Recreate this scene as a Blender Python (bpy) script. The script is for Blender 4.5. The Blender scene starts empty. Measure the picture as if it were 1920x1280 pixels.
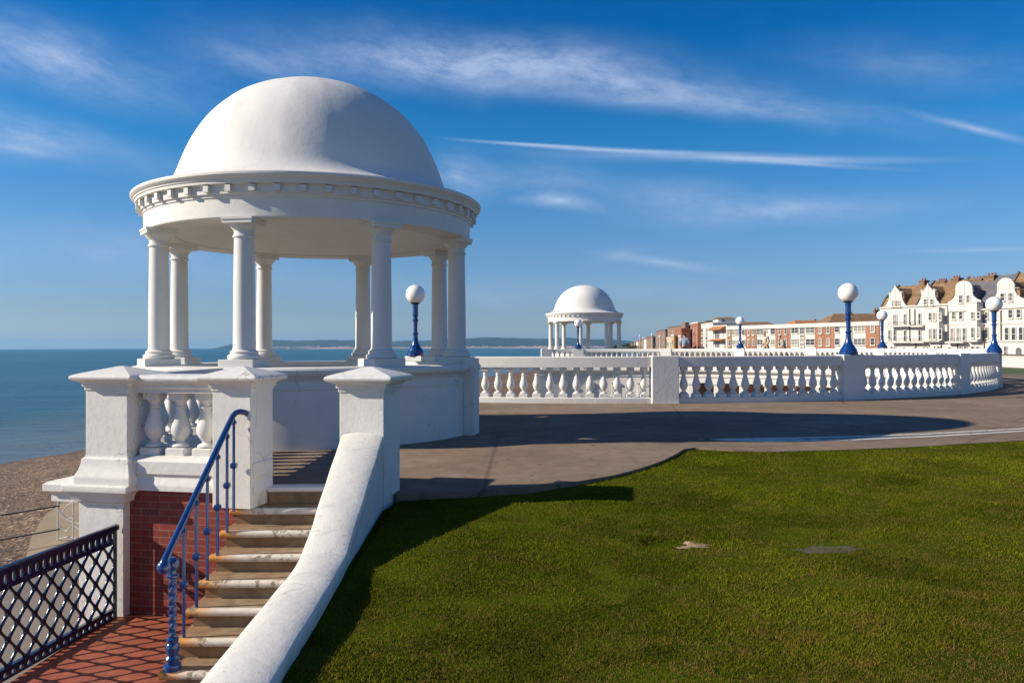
import bpy, bmesh, math, random
import numpy as np
from mathutils import Vector, Matrix
from mathutils.geometry import tessellate_polygon
R = math.radians
random.seed(7)
C = bpy.context.scene.collection
scn = bpy.context.scene

# ------------------------------------------------------------------ camera
EYE = 1.5
cam_d = bpy.data.cameras.new('camera'); cam = bpy.data.objects.new('camera', cam_d); C.objects.link(cam)
cam_d.sensor_width = 36.0; cam_d.lens = 36.0*1500/1920; cam_d.clip_end = 60000; cam_d.clip_start = 0.05
cam.matrix_world = Matrix.Translation((0, 0, EYE)) @ Matrix.Rotation(R(90.41), 4, 'X') @ Matrix.Rotation(R(-0.18), 4, 'Z')
scn.camera = cam
scn.render.resolution_x = 1024; scn.render.resolution_y = 682
def yh(px): return 653.7-0.0031*px
def P(px, py, D):                      # a point of the photograph (1920 wide) at depth D
    return Vector(((px-960)/1500*D, D, EYE-(py-yh(px))*D/1500))

# ------------------------------------------------------------------ light
SUN_EL = 27.5; SKY_FILL = .07; TRAVEL = Vector((0.992, 0.126, 0)).normalized()      # where the light travels, over the ground
def nodes(nt): return nt.nodes.new, nt.links.new
w = bpy.data.worlds.new("World"); scn.world = w; w.use_nodes = True
nt = w.node_tree; nt.nodes.clear(); N = nt.nodes.new; L = nt.links.new
def inp(nt, sock, v):
    if isinstance(v, bpy.types.NodeSocket): nt.links.new(v, sock)
    elif v is not None: sock.default_value = v
def M_(nt, op, a, b=None, c=None, clamp=False):
    n = nt.nodes.new('ShaderNodeMath'); n.operation = op; n.use_clamp = clamp
    inp(nt, n.inputs[0], a); inp(nt, n.inputs[1], b); inp(nt, n.inputs[2], c)
    return n.outputs[0]
sky = N('ShaderNodeTexSky'); sky.sky_type = 'NISHITA'; sky.sun_disc = False
sky.sun_elevation = R(SUN_EL)
sun_from = -TRAVEL
sky.sun_rotation = math.atan2(sun_from.x, sun_from.y)
sky.altitude = 10; sky.air_density = 1.0; sky.dust_density = 0.25; sky.ozone_density = 3.0
tc = N('ShaderNodeTexCoord'); sx = N('ShaderNodeSeparateXYZ'); L(tc.outputs['Generated'], sx.inputs[0])
U = M_(nt, 'ARCTAN2', sx.outputs[0], sx.outputs[1])
V = M_(nt, 'ARCSINE', sx.outputs[2])
def noise(nt, vec, scale, detail=5, rough=.55, dist=0.0, dim='3D'):
    n = nt.nodes.new('ShaderNodeTexNoise'); n.noise_dimensions = dim
    inp(nt, n.inputs['Vector'], vec); n.inputs['Scale'].default_value = scale
    n.inputs['Detail'].default_value = detail; n.inputs['Roughness'].default_value = rough
    n.inputs['Distortion'].default_value = dist
    return n.outputs['Fac']
def ramp(nt, fac, stops, interp='LINEAR'):
    n = nt.nodes.new('ShaderNodeValToRGB'); n.color_ramp.interpolation = interp
    e = n.color_ramp.elements
    while len(e) < len(stops): e.new(.5)
    for q, (p, c) in zip(e, stops):
        q.position = p; q.color = (c, c, c, 1) if isinstance(c, (int, float)) else (c[0], c[1], c[2], 1)
    inp(nt, n.inputs[0], fac)
    return n.outputs[0]
def comb(nt, x, y, z=0.0):
    n = nt.nodes.new('ShaderNodeCombineXYZ'); inp(nt, n.inputs[0], x); inp(nt, n.inputs[1], y); inp(nt, n.inputs[2], z)
    return n.outputs[0]
def mixc(nt, fac, a, b, mode='MIX'):
    n = nt.nodes.new('ShaderNodeMix'); n.data_type = 'RGBA'; n.blend_type = mode
    def cc(s, v):
        if isinstance(v, bpy.types.NodeSocket): nt.links.new(v, s)
        else: s.default_value = (v[0], v[1], v[2], 1)
    inp(nt, n.inputs[0], fac); cc(n.inputs[6], a); cc(n.inputs[7], b)
    return n.outputs[2]
# cirrus: soft streaks of stretched noise, set out by compass bearing and height
def ang(px, py):
    x = (px-960)/1500; t = (yh(px)-py)/1500
    return math.atan2(x, 1), math.atan2(t, math.hypot(1, x))
UV = comb(nt, U, V)
warp = noise(nt, UV, 5, 2, .5, dim='2D')
Vw = M_(nt, 'MULTIPLY_ADD', warp, .035, M_(nt, 'SUBTRACT', V, .0175))
fib = noise(nt, comb(nt, M_(nt, 'MULTIPLY', U, 16), M_(nt, 'MULTIPLY_ADD', Vw, 46, M_(nt, 'MULTIPLY', U, 5.0))), 1.0, 6, .72, dim='2D')
big = noise(nt, comb(nt, M_(nt, 'MULTIPLY', U, 4), M_(nt, 'MULTIPLY', Vw, 12)), 1.0, 2, .5, dim='2D')
fib = M_(nt, 'MULTIPLY', M_(nt, 'MULTIPLY_ADD', fib, 1.9, -.5, True), M_(nt, 'MULTIPLY_ADD', big, 1.5, .05, True))
UW = comb(nt, U, Vw)
CL = [  # px, py, half length px, half height px, tilt deg (down to the right), strength
 (110, 120, 380, 95, 4, .8), (60, 262, 400, 60, 6, .75), (760, 110, 560, 90, 2, .65), (1000, 130, 520, 80, 3, .65),
 (1190, 165, 560, 60, 6, .6), (1400, 200, 640, 46, 9, .45), (1700, 110, 320, 65, 12, .35),
 (1060, 345, 330, 60, 6, .5), (1275, 362, 170, 45, 6, .7), (1440, 395, 440, 46, 1, .65), (1055, 383, 130, 22, 4, 1.3),
 (260, 480, 560, 80, 2, .35), (860, 330, 110, 80, 0, .5), (1000, 545, 800, 60, 1, .25), (480, 110, 260, 60, 4, .4)]
CT = [(1150, 281, 400, 7, 4.2, .9), (1420, 297, 430, 13, 5.5, 1.2), (990, 270, 190, 5, 3.5, .8), (1500, 306, 260, 7, 8.5, .6), (1150, 292, 380, 22, 4, .3), (1150, 185, 620, 32, 7, .3),
 (1835, 242, 150, 11, 22, .8), (1245, 492, 200, 17, 9, .65), (1160, 478, 95, 22, -14, .3), (1850, 468, 200, 7, 2, .45), (30, 278, 130, 16, 4, .5)]
def cloud_sum(lst, vec):
    tot = None
    for (px, py, a, b, tilt, st) in lst:
        u0, v0 = ang(px, py)
        mp = N('ShaderNodeMapping'); mp.vector_type = 'TEXTURE'; L(vec, mp.inputs[0])
        mp.inputs['Location'].default_value = (u0, v0, 0); mp.inputs['Rotation'].default_value = (0, 0, -R(tilt)); mp.inputs['Scale'].default_value = (a/1500, b/1500, 1)
        g = N('ShaderNodeTexGradient'); g.gradient_type = 'QUADRATIC_SPHERE'; L(mp.outputs[0], g.inputs[0])
        tot = M_(nt, 'MULTIPLY_ADD', g.outputs['Fac'], st, tot if tot is not None else 0.0)
    return tot
t1 = M_(nt, 'MULTIPLY', M_(nt, 'MULTIPLY', cloud_sum(CL, UW), 1.25), M_(nt, 'MULTIPLY_ADD', fib, .68, .24))
t2 = M_(nt, 'MULTIPLY', cloud_sum(CT, UV), M_(nt, 'MULTIPLY_ADD', fib, .55, .55))
total = M_(nt, 'MINIMUM', M_(nt, 'ADD', M_(nt, 'ADD', t1, t2), M_(nt, 'MULTIPLY', fib, .012)), .7)
# a deeper, more saturated blue (the air was very clear that day)
tint = ramp(nt, M_(nt, 'MULTIPLY', V, 2.0), [(0.0, (.67, .73, .99)), (.09, (.53, .645, .92)), (.25, (.46, .71, 1.0)), (.5, (.13, .70, 1.08)), (.74, (.0, .54, 1.02)), (1.0, (.0, .45, .96))])
skyc = mixc(nt, 1.0, sky.outputs[0], tint, 'MULTIPLY')
cloudc = (4.6, 5.6, 7.6)
col = mixc(nt, total, skyc, cloudc)
# added fill light: the unseen sky behind the viewer and overhead is brightened
fill_mask = M_(nt, 'MAXIMUM', M_(nt, 'MULTIPLY_ADD', sx.outputs[1], -2.2, .35, True), M_(nt, 'MULTIPLY_ADD', V, 2.5, -1.5, True))
col = mixc(nt, M_(nt, 'MULTIPLY', fill_mask, SKY_FILL), col, (7.4, 7.2, 7.0))
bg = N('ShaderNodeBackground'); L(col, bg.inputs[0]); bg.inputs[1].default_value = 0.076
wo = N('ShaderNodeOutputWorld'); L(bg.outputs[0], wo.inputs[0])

sd = bpy.data.lights.new('sun', 'SUN'); so = bpy.data.objects.new('sun', sd); C.objects.link(so)
sd.energy = 5.0; sd.angle = R(0.53); sd.color = (1.0, .89, .73)
d = Vector((TRAVEL.x*math.cos(R(SUN_EL)), TRAVEL.y*math.cos(R(SUN_EL)), -math.sin(R(SUN_EL))))
so.rotation_euler = d.to_track_quat('-Z', 'Y').to_euler(); so.location = (-20, -5, 30)
scn.view_settings.view_transform = 'Standard'; scn.view_settings.look = 'None'
scn.view_settings.gamma = 1.0; scn.view_settings.exposure = 0.58
scn.cycles.max_bounces = 6; scn.cycles.diffuse_bounces = 3; scn.cycles.volume_bounces = 0

# ------------------------------------------------------------------ mesh helpers
class MB:
    def __init__(s): s.v = []; s.f = []; s.M = None
    def add(s, vs, fs):
        o = len(s.v)
        for v in vs:
            v = Vector(v); s.v.append(tuple(s.M @ v) if s.M else tuple(v))
        s.f += [tuple(i+o for i in f) for f in fs]
    def box(s, x0, x1, y0, y1, z0, z1):
        vs = [(x, y, z) for z in (z0, z1) for x, y in ((x0, y0), (x1, y0), (x1, y1), (x0, y1))]
        s.add(vs, [(3, 2, 1, 0), (4, 5, 6, 7), (0, 1, 5, 4), (1, 2, 6, 5), (2, 3, 7, 6), (3, 0, 4, 7)])
    def rings(s, rings, closed=True, cap=(True, True)):   # rings of equal length
        n = len(rings[0]); vs = [p for r in rings for p in r]; fs = []
        for i in range(len(rings)-1):
            for j in range(n if closed else n-1):
                k = (j+1) % n
                fs.append((i*n+j, i*n+k, (i+1)*n+k, (i+1)*n+j))
        if cap[0]: fs.append(tuple(reversed(range(n))))
        if cap[1]: fs.append(tuple(range((len(rings)-1)*n, len(rings)*n)))
        s.add(vs, fs)
    def lathe(s, prof, seg=24, c=(0, 0, 0), caps=(True, True)):
        rr = [[(c[0]+max(r, 1e-4)*math.cos(2*math.pi*k/seg), c[1]+max(r, 1e-4)*math.sin(2*math.pi*k/seg), c[2]+z) for k in range(seg)] for r, z in prof]
        s.rings(rr, True, caps)
    def stack(s, prof, x0, x1, y0, y1, cr=.012, jitter=0):     # rounded rectangle section; prof = (outward offset, z)
        rr = []
        for off, z in prof:
            X0, X1, Y0, Y1 = x0-off, x1+off, y0-off, y1+off
            if X1-X0 < .02: X0 = X1 = (X0+X1)/2; X0 -= .005; X1 += .005
            if Y1-Y0 < .02: Y0 = Y1 = (Y0+Y1)/2; Y0 -= .005; Y1 += .005
            c = min(cr, (X1-X0)/3, (Y1-Y0)/3); ring = []
            for cx, cy, a0 in ((X1-c, Y1-c, 0), (X0+c, Y1-c, 90), (X0+c, Y0+c, 180), (X1-c, Y0+c, 270)):
                for a in (0, 45, 90): ring.append((cx+c*math.cos(R(a0+a)), cy+c*math.sin(R(a0+a)), z))
            rr.append(ring)
        s.rings(rr)
    def tube(s, pts, r, seg=10, caps=(True, True)):
        pts = [Vector(p) for p in pts]; rs = r if isinstance(r, (list, tuple)) else [r]*len(pts); rr = []
        prev = None
        for i, p in enumerate(pts):
            t = (pts[min(i+1, len(pts)-1)]-pts[max(i-1, 0)]).normalized()
            if prev is None:
                a = t.cross(Vector((0, 0, 1)));
                if a.length < .1: a = t.cross(Vector((1, 0, 0)))
            else: a = prev - t*prev.dot(t)
            a.normalize(); prev = a; b = t.cross(a)
            rr.append([tuple(p+(a*math.cos(2*math.pi*k/seg)+b*math.sin(2*math.pi*k/seg))*rs[i]) for k in range(seg)])
        s.rings(rr, True, caps)
    def sweep(s, path, section, caps=(True, True), scale=None):    # section in (sideways, up), closed loop
        path = [Vector(p) for p in path]; rr = []
        for i, p in enumerate(path):
            t = path[min(i+1, len(path)-1)]-path[max(i-1, 0)]; t.z = 0; t.normalize()
            n = Vector((t.y, -t.x, 0)); k = scale[i] if scale else 1
            rr.append([tuple(p+n*u*k+Vector((0, 0, v))) for u, v in section])
        s.rings(rr, True, caps)
    def prism(s, poly, fn, d0, d1):                       # poly of 2D points, fn(u, v, d) -> 3D
        n = len(poly); vs = [fn(u, v, d0) for u, v in poly]+[fn(u, v, d1) for u, v in poly]
        tri = tessellate_polygon([[Vector((u, v, 0)) for u, v in poly]])
        fs = [tuple(t) for t in tri]+[tuple(i+n for i in reversed(t)) for t in tri]
        fs += [(i, (i+1) % n, (i+1) % n+n, i+n) for i in range(n)]
        s.add(vs, fs)
    def build(s, name, mat, parent=None, smooth=35, loc=None, fix=True):
        me = bpy.data.meshes.new(name); me.from_pydata(s.v, [], s.f); me.update()
        if fix:
            b = bmesh.new(); b.from_mesh(me); bmesh.ops.recalc_face_normals(b, faces=b.faces); b.to_mesh(me); b.free()
        me.materials.append(mat)
        if smooth:
            me.shade_smooth(); me.set_sharp_from_angle(angle=R(smooth))
        o = bpy.data.objects.new(name, me); C.objects.link(o)
        if smooth and smooth <= 50: wn = o.modifiers.new('normals', 'WEIGHTED_NORMAL'); wn.keep_sharp = True; wn.weight = 80
        if parent: o.parent = parent
        if loc: o.location = loc
        return o
def tag(o, label=None, cat=None, group=None, kind=None):
    if label: o['label'] = label
    if cat: o['category'] = cat
    if group: o['group'] = group
    if kind: o['kind'] = kind
    return o
def thing(name, label, cat, loc=(0, 0, 0), rz=0, group=None):
    o = bpy.data.objects.new(name, None); C.objects.link(o); o.location = loc; o.rotation_euler = (0, 0, rz)
    o.empty_display_size = .2
    return tag(o, label, cat, group)
kids = {}
def copy_tree(o, parent=None):
    c = o.copy(); C.objects.link(c); c.parent = parent
    for ch in [x for x in bpy.data.objects if x.parent == o]: copy_tree(ch, c)
    return c
def copy_part(o, parent, loc, rz=0):
    c = o.copy(); C.objects.link(c); c.parent = parent; c.location = loc; c.rotation_euler = (0, 0, rz); return c

# ------------------------------------------------------------------ materials
def new_mat(name):
    m = bpy.data.materials.new(name); m.use_nodes = True
    nt = m.node_tree; b = nt.nodes['Principled BSDF']
    return m, nt, b
def pos(nt):
    g = nt.nodes.new('ShaderNodeNewGeometry'); return g.outputs['Position']
def objc(nt):
    g = nt.nodes.new('ShaderNodeTexCoord'); return g.outputs['Object']
def bump(nt, b, h, strength=.3, dist=.01, prev=None):
    n = nt.nodes.new('ShaderNodeBump'); n.inputs['Strength'].default_value = strength; n.inputs['Distance'].default_value = dist
    nt.links.new(h, n.inputs['Height'])
    if prev: nt.links.new(prev, n.inputs['Normal'])
    nt.links.new(n.outputs[0], b.inputs['Normal']); return n.outputs[0]
def simple(name, col, rough=.6, var=.12, scale=3.0, bs=0, bd=.01, bscale=30, metal=0, spec=None, coat=0):
    m, nt, b = new_mat(name); p = pos(nt)
    f = noise(nt, p, scale, 5, .6)
    hi = tuple(min(1, c*(1+var)) for c in col); lo = tuple(c*(1-var) for c in col)
    c = ramp(nt, f, [(.3, lo), (.7, hi)])
    nt.links.new(c, b.inputs['Base Color']); b.inputs['Roughness'].default_value = rough; b.inputs['Metallic'].default_value = metal
    if spec is not None: b.inputs['Specular IOR Level'].default_value = spec
    if coat: b.inputs['Coat Weight'].default_value = coat; b.inputs['Coat Roughness'].default_value = .08
    if bs: bump(nt, b, noise(nt, p, bscale, 4, .6), bs, bd)
    return m
def white_paint(name, base=(.70, .685, .645), lump=.5, lumpd=.012, fine=.25, dirt=.5, dscale=3.0, grime=(.42, .38, .31)):
    m, nt, b = new_mat(name); p = pos(nt)
    f = noise(nt, p, 1.7, 5, .6); c = ramp(nt, f, [(.3, tuple(x*.93 for x in base)), (.65, base)])
    # thin vertical weather streaks and small chips
    mp = nt.nodes.new('ShaderNodeMapping'); nt.links.new(p, mp.inputs[0]); mp.inputs['Scale'].default_value = (6, 6, .5)
    st = ramp(nt, noise(nt, mp.outputs[0], 1.6, 5, .65), [(.58, 0), (.85, 1)])
    c = mixc(nt, M_(nt, 'MULTIPLY', st, .22*dirt), c, grime)
    ch = ramp(nt, noise(nt, p, dscale*5, 6, .7), [(.60, 0), (.66, 1)])
    ch = M_(nt, 'MULTIPLY', ch, ramp(nt, noise(nt, p, dscale*.6, 3, .5), [(.47, 0), (.60, 1)]))
    c = mixc(nt, M_(nt, 'MULTIPLY', ch, .55*dirt), c, grime)
    sm = ramp(nt, noise(nt, p, dscale*1.1, 4, .6, .6), [(.56, 0), (.74, 1)]); c = mixc(nt, M_(nt, 'MULTIPLY', sm, .20*dirt), c, (.36, .35, .33))
    if dirt > .7:
        vo = nt.nodes.new('ShaderNodeTexVoronoi'); vo.feature = 'DISTANCE_TO_EDGE'; vo.inputs['Scale'].default_value = 1.3
        wp = nt.nodes.new('ShaderNodeVectorMath'); wp.operation = 'MULTIPLY_ADD'; nz_ = nt.nodes.new('ShaderNodeTexNoise'); nt.links.new(p, nz_.inputs['Vector']); nz_.inputs['Scale'].default_value = 3; nz_.inputs['Detail'].default_value = 4
        nt.links.new(nz_.outputs['Color'], wp.inputs[0]); wp.inputs[1].default_value = (.5, .5, .5); nt.links.new(p, wp.inputs[2]); nt.links.new(wp.outputs[0], vo.inputs['Vector'])
        ck = ramp(nt, vo.outputs['Distance'], [(.004, 1), (.010, 0)]); ck = M_(nt, 'MULTIPLY', ck, ramp(nt, noise(nt, p, 1.3, 2, .5), [(.5, 0), (.6, 1)])); c = mixc(nt, M_(nt, 'MULTIPLY', ck, .55), c, (.25, .23, .2))
    nt.links.new(c, b.inputs['Base Color']); b.inputs['Roughness'].default_value = .6; b.inputs['Specular IOR Level'].default_value = .15
    h = noise(nt, p, 11, 5, .6); n1 = bump(nt, b, h, lump*.4, lumpd*.6)
    h2 = noise(nt, p, 45, 5, .7); n2 = bump(nt, b, h2, fine*.5, lumpd*.16, n1)
    return m
W_NEAR = white_paint('white_masonry_paint', lump=.9, lumpd=.022, fine=1.0, dirt=1.3, dscale=4)
W_SLOPE = white_paint('white_coping_paint', base=(.66, .64, .585), lump=1.0, lumpd=.02, fine=1.0, dirt=2.2, dscale=3)
W_DOME = white_paint('white_dome_paint', lump=.5, lumpd=.03, fine=.4, dirt=.68, dscale=1.2)
W_COL = white_paint('white_column_paint', lump=.35, lumpd=.012, fine=.25, dirt=.4)
W_WALL = white_paint('white_wall_paint', lump=.35, lumpd=.014, fine=.2, dirt=.8, dscale=2.2)
W_RAIL = white_paint('white_balustrade_paint', lump=.7, lumpd=.03, fine=.4, dirt=.5)
W_FAR = white_paint('white_render', base=(.56, .54, .50), lump=0.15, lumpd=.02, fine=.1, dirt=.35, dscale=.4)
BLUE = simple('blue_gloss_paint', (.002, .038, .165), .25, .15, 20, .25, .004, 60, coat=.5)
NAVY = simple('navy_gloss_paint', (.001, .010, .045), .22, .15, 20, .4, .004, 70, coat=.25)
GLOBE = simple('opal_globe', (.82, .80, .77), .25, .02, 3, coat=.4)
BLACK = simple('black_collar', (.01, .01, .012), .4)
GLASS, nt_, b_ = new_mat('window_glass')
f_ = noise(nt_, pos(nt_), .6, 3, .5); nt_.links.new(ramp(nt_, f_, [(.35, (.03, .035, .04)), (.65, (.16, .16, .15))]), b_.inputs['Base Color'])
b_.inputs['Roughness'].default_value = .08
TILE_ROOF = simple('brown_roof_tiles', (.21, .125, .06), .8, .35, .9, .5, .05, 3)
RUST_ROOF = simple('orange_roof_tiles', (.36, .15, .05), .8, .3, .9, .4, .05, 3)
SLATE = simple('grey_slate', (.10, .10, .115), .6, .25, .8, .4, .05, 3)
STONE_D = simple('dark_coping', (.10, .085, .07), .8, .3, 1)
CHIM = simple('chimney_brick', (.17, .105, .06), .85, .3, 2.5)
POT = simple('chimney_pot_clay', (.25, .07, .045), .8, .2, 3)
IRON = simple('dark_iron', (.03, .03, .035), .5)
def brick_mat(name, c1, c2, mortar, scale, bw=.5, rh=.25, ms=.02, var=.25, bs=.4, usemap='xz'):
    m, nt, b = new_mat(name); p = objc(nt)
    s = nt.nodes.new('ShaderNodeSeparateXYZ'); nt.links.new(p, s.inputs[0])
    v = comb(nt, s.outputs[0], s.outputs[2]) if usemap == 'xz' else comb(nt, s.outputs[0], s.outputs[1])
    t = nt.nodes.new('ShaderNodeTexBrick'); nt.links.new(v, t.inputs['Vector']); t.inputs['Scale'].default_value = scale
    t.inputs['Color1'].default_value = (*c1, 1); t.inputs['Color2'].default_value = (*c2, 1); t.inputs['Mortar'].default_value = (*mortar, 1)
    t.inputs['Brick Width'].default_value = bw; t.inputs['Row Height'].default_value = rh; t.inputs['Mortar Size'].default_value = ms
    t.inputs['Mortar Smooth'].default_value = .2
    n = noise(nt, p, 14, 5, .6); c = mixc(nt, .7, t.outputs[0], ramp(nt, n, [(.3, 1-var), (.7, 1+var)]), 'MULTIPLY')
    nt.links.new(c, b.inputs['Base Color']); b.inputs['Roughness'].default_value = .6
    h = M_(nt, 'SUBTRACT', M_(nt, 'MULTIPLY', n, .4), t.outputs['Fac'])
    if bs: bump(nt, b, h, bs, .008)
    return m
BRICK_RED = brick_mat('red_glazed_brick', (.26, .035, .018), (.16, .022, .013), (.24, .11, .08), 1.0, .225, .075, .005)
BRICK_ORG = simple('orange_brick', (.29, .135, .075), .85, .15, .5)
BRICK_TWR = simple('red_orange_brick', (.26, .10, .05), .85, .15, .5)
BRICK_BRN = simple('brown_brick', (.20, .13, .09), .85, .15, .4)
SALMON = simple('salmon_wall', (.42, .24, .17), .8, .08, .5)
YELLOW = simple('ochre_panel', (.40, .26, .10), .7)
BLUEP = simple('blue_panel', (.03, .06, .30), .6)
# asphalt
ASPH, nt_, b_ = new_mat('asphalt'); p_ = pos(nt_)
a1 = noise(nt_, p_, .5, 6, .65); a2 = noise(nt_, p_, 120, 3, .7); a3 = noise(nt_, p_, 3.2, 5, .6, .4)
c_ = ramp(nt_, a1, [(.3, (.185, .136, .098)), (.7, (.262, .198, .148))])
c_ = mixc(nt_, .5, c_, ramp(nt_, a2, [(.3, .6), (.7, 1.35)]), 'MULTIPLY')
c_ = mixc(nt_, .6, c_, ramp(nt_, a3, [(.35, .75), (.65, 1.15)]), 'MULTIPLY')
vk_ = nt_.nodes.new('ShaderNodeTexVoronoi'); vk_.feature = 'DISTANCE_TO_EDGE'; vk_.inputs['Scale'].default_value = .22; nt_.links.new(mixc(nt_, .10, p_, nt_.nodes.new('ShaderNodeTexNoise').outputs['Color'], 'ADD'), vk_.inputs['Vector'])
c_ = mixc(nt_, M_(nt_, 'MULTIPLY', ramp(nt_, vk_.outputs['Distance'], [(.002, 1), (.006, 0)]), .45), c_, (.05, .04, .03))
vp_ = nt_.nodes.new('ShaderNodeTexVoronoi'); vp_.inputs['Scale'].default_value = .16; nt_.links.new(p_, vp_.inputs['Vector']); vs_ = nt_.nodes.new('ShaderNodeSeparateColor'); nt_.links.new(vp_.outputs['Color'], vs_.inputs[0])
c_ = mixc(nt_, 1.0, c_, ramp(nt_, vs_.outputs[0], [(0, .88), (1, 1.1)]), 'MULTIPLY')
sp_ = ramp(nt_, noise(nt_, p_, 7, 3, .5), [(.66, 0), (.69, 1)])
c_ = mixc(nt_, M_(nt_, 'MULTIPLY', sp_, .6), c_, (.03, .028, .026))
nt_.links.new(c_, b_.inputs['Base Color']); b_.inputs['Roughness'].default_value = .9; b_.inputs['Specular IOR Level'].default_value = .05
n1_ = bump(nt_, b_, a3, .25, .02); bump(nt_, b_, a2, .5, .004, n1_)
LOWPROM = simple('promenade_concrete', (.15, .125, .10), .85, .15, .6, .3, .01, 20)
TAN = simple('tan_concrete', (.30, .225, .14), .85, .15, .8, .3, .01, 20)
# shingle beach
SHING, nt_, b_ = new_mat('shingle'); p_ = pos(nt_)
vo = nt_.nodes.new('ShaderNodeTexVoronoi'); nt_.links.new(p_, vo.inputs['Vector']); vo.inputs['Scale'].default_value = 9.0
hv = nt_.nodes.new('ShaderNodeSeparateColor'); nt_.links.new(vo.outputs['Color'], hv.inputs[0])
c_ = ramp(nt_, hv.outputs[0], [(.0, (.035, .020, .010)), (.4, (.125, .072, .036)), (.85, (.19, .115, .06)), (1, (.42, .33, .24))])
pa = noise(nt_, p_, .35, 5, .6); c_ = mixc(nt_, .8, c_, ramp(nt_, pa, [(.32, .55), (.68, 1.25)]), 'MULTIPLY')
zz_ = nt_.nodes.new('ShaderNodeSeparateXYZ'); nt_.links.new(p_, zz_.inputs[0])
wet = ramp(nt_, M_(nt_, 'MULTIPLY_ADD', pa, .5, M_(nt_, 'ADD', zz_.outputs[2], 5.6)), [(.15, 1), (.45, 0)]); c_ = mixc(nt_, M_(nt_, 'MULTIPLY', wet, .75), c_, (.035, .025, .016))
nt_.links.new(c_, b_.inputs['Base Color']); b_.inputs['Roughness'].default_value = .9
n1_ = bump(nt_, b_, pa, .5, .15); bump(nt_, b_, vo.outputs['Distance'], 1.0, .06, n1_)
# sea
SEA, nt_, b_ = new_mat('sea_water'); p_ = pos(nt_)
s_ = nt_.nodes.new('ShaderNodeSeparateXYZ'); nt_.links.new(p_, s_.inputs[0])
sv = comb(nt_, M_(nt_, 'MULTIPLY', s_.outputs[0], .0012), M_(nt_, 'MULTIPLY', s_.outputs[1], .006))
band = noise(nt_, sv, 1.2, 4, .55)
c_ = ramp(nt_, band, [(.35, (.014, .066, .085)), (.65, (.034, .120, .145))])
# silt stirred up near the beach
x_sh = M_(nt_, 'ADD', s_.outputs[0], M_(nt_, 'MULTIPLY', s_.outputs[1], -.175))
sh = ramp(nt_, M_(nt_, 'ADD', M_(nt_, 'MULTIPLY', x_sh, .012), 1.42), [(.5, 0), (.98, 1)])
c_ = mixc(nt_, M_(nt_, 'MULTIPLY', sh, .8), c_, (.17, .17, .15))
nt_.links.new(c_, b_.inputs['Base Color']); b_.inputs['Roughness'].default_value = .28; b_.inputs['IOR'].default_value = 1.33
b_.inputs['Specular IOR Level'].default_value = .35
wv = comb(nt_, M_(nt_, 'MULTIPLY', s_.outputs[0], .35), s_.outputs[1])
w1 = noise(nt_, wv, .5, 6, .65, .6); w2 = noise(nt_, wv, .03, 5, .6)
n1_ = bump(nt_, b_, w2, .5, 5.0); bump(nt_, b_, w1, .9, .55, n1_)
# grass ground under the blades
def grass_col(nt, p, k=1.0):
    g1 = noise(nt, p, .9, 5, .62, .5); g2 = noise(nt, p, 3.3, 5, .65, .3)
    c = ramp(nt, g1, [(.30, (.045*k, .062*k, .004*k)), (.5, (.07*k, .10*k, .004*k)), (.72, (.10*k, .135*k, .005*k))])
    br = ramp(nt, g2, [(.53, 0), (.68, 1)])
    return mixc(nt, M_(nt, 'MULTIPLY', br, .55), c, (.075*k, .055*k, .012*k)), g2
LAWN, nt_, b_ = new_mat('lawn_soil'); p_ = pos(nt_)
c_, g_ = grass_col(nt_, p_, .75)
nt_.links.new(mixc(nt_, .6, c_, ramp(nt_, noise(nt_, p_, 60, 4, .7), [(.3, .45), (.7, 1.5)]), 'MULTIPLY'), b_.inputs['Base Color'])
b_.inputs['Roughness'].default_value = 1; b_.inputs['Specular IOR Level'].default_value = 0; bump(nt_, b_, noise(nt_, p_, 45, 4, .7), .8, .02)
FARGRASS = simple('far_grass', (.05, .09, .012), .9, .2, .4)
SOIL = simple('pale_soil', (.26, .18, .11), .95, .6, 14, .8, .01, 60)
DARKPATCH = simple('grey_grit', (.060, .052, .022), .95, .3, 25, .8, .01, 80)
# stone of the steps
STEP, nt_, b_ = new_mat('step_stone'); p_ = pos(nt_)
c_ = ramp(nt_, noise(nt_, p_, 6, 6, .65), [(.3, (.15, .10, .055)), (.7, (.32, .235, .145))])
sx_ = nt_.nodes.new('ShaderNodeSeparateXYZ'); nt_.links.new(p_, sx_.inputs[0]); ru = M_(nt_, 'MAXIMUM', ramp(nt_, noise(nt_, p_, 2.2, 4, .6), [(.46, 0), (.66, 1)]), ramp(nt_, M_(nt_, 'ADD', M_(nt_, 'MULTIPLY_ADD', noise(nt_, p_, 8, 4, .6), .5, sx_.outputs[0]), 2.95), [(.30, 1), (.55, 0)])); c_ = mixc(nt_, M_(nt_, 'MULTIPLY', ru, .5), c_, (.24, .10, .03))
nt_.links.new(c_, b_.inputs['Base Color']); b_.inputs['Roughness'].default_value = .8; bump(nt_, b_, noise(nt_, p_, 50, 4, .6), .4, .005)
NOSE, nt_, b_ = new_mat('painted_nosing'); p_ = pos(nt_); s_ = nt_.nodes.new('ShaderNodeSeparateXYZ'); nt_.links.new(objc(nt_), s_.inputs[0])
c_ = ramp(nt_, noise(nt_, p_, 5, 4, .6), [(.3, (.52, .47, .40)), (.7, (.68, .64, .57))])
xx = M_(nt_, 'ADD', s_.outputs[0], M_(nt_, 'MULTIPLY', M_(nt_, 'SUBTRACT', noise(nt_, p_, 9, 4, .6), .5), .25))
c_ = mixc(nt_, ramp(nt_, xx, [(.04, 1), (.26, 0)]), c_, (.62, .27, .05))
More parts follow.
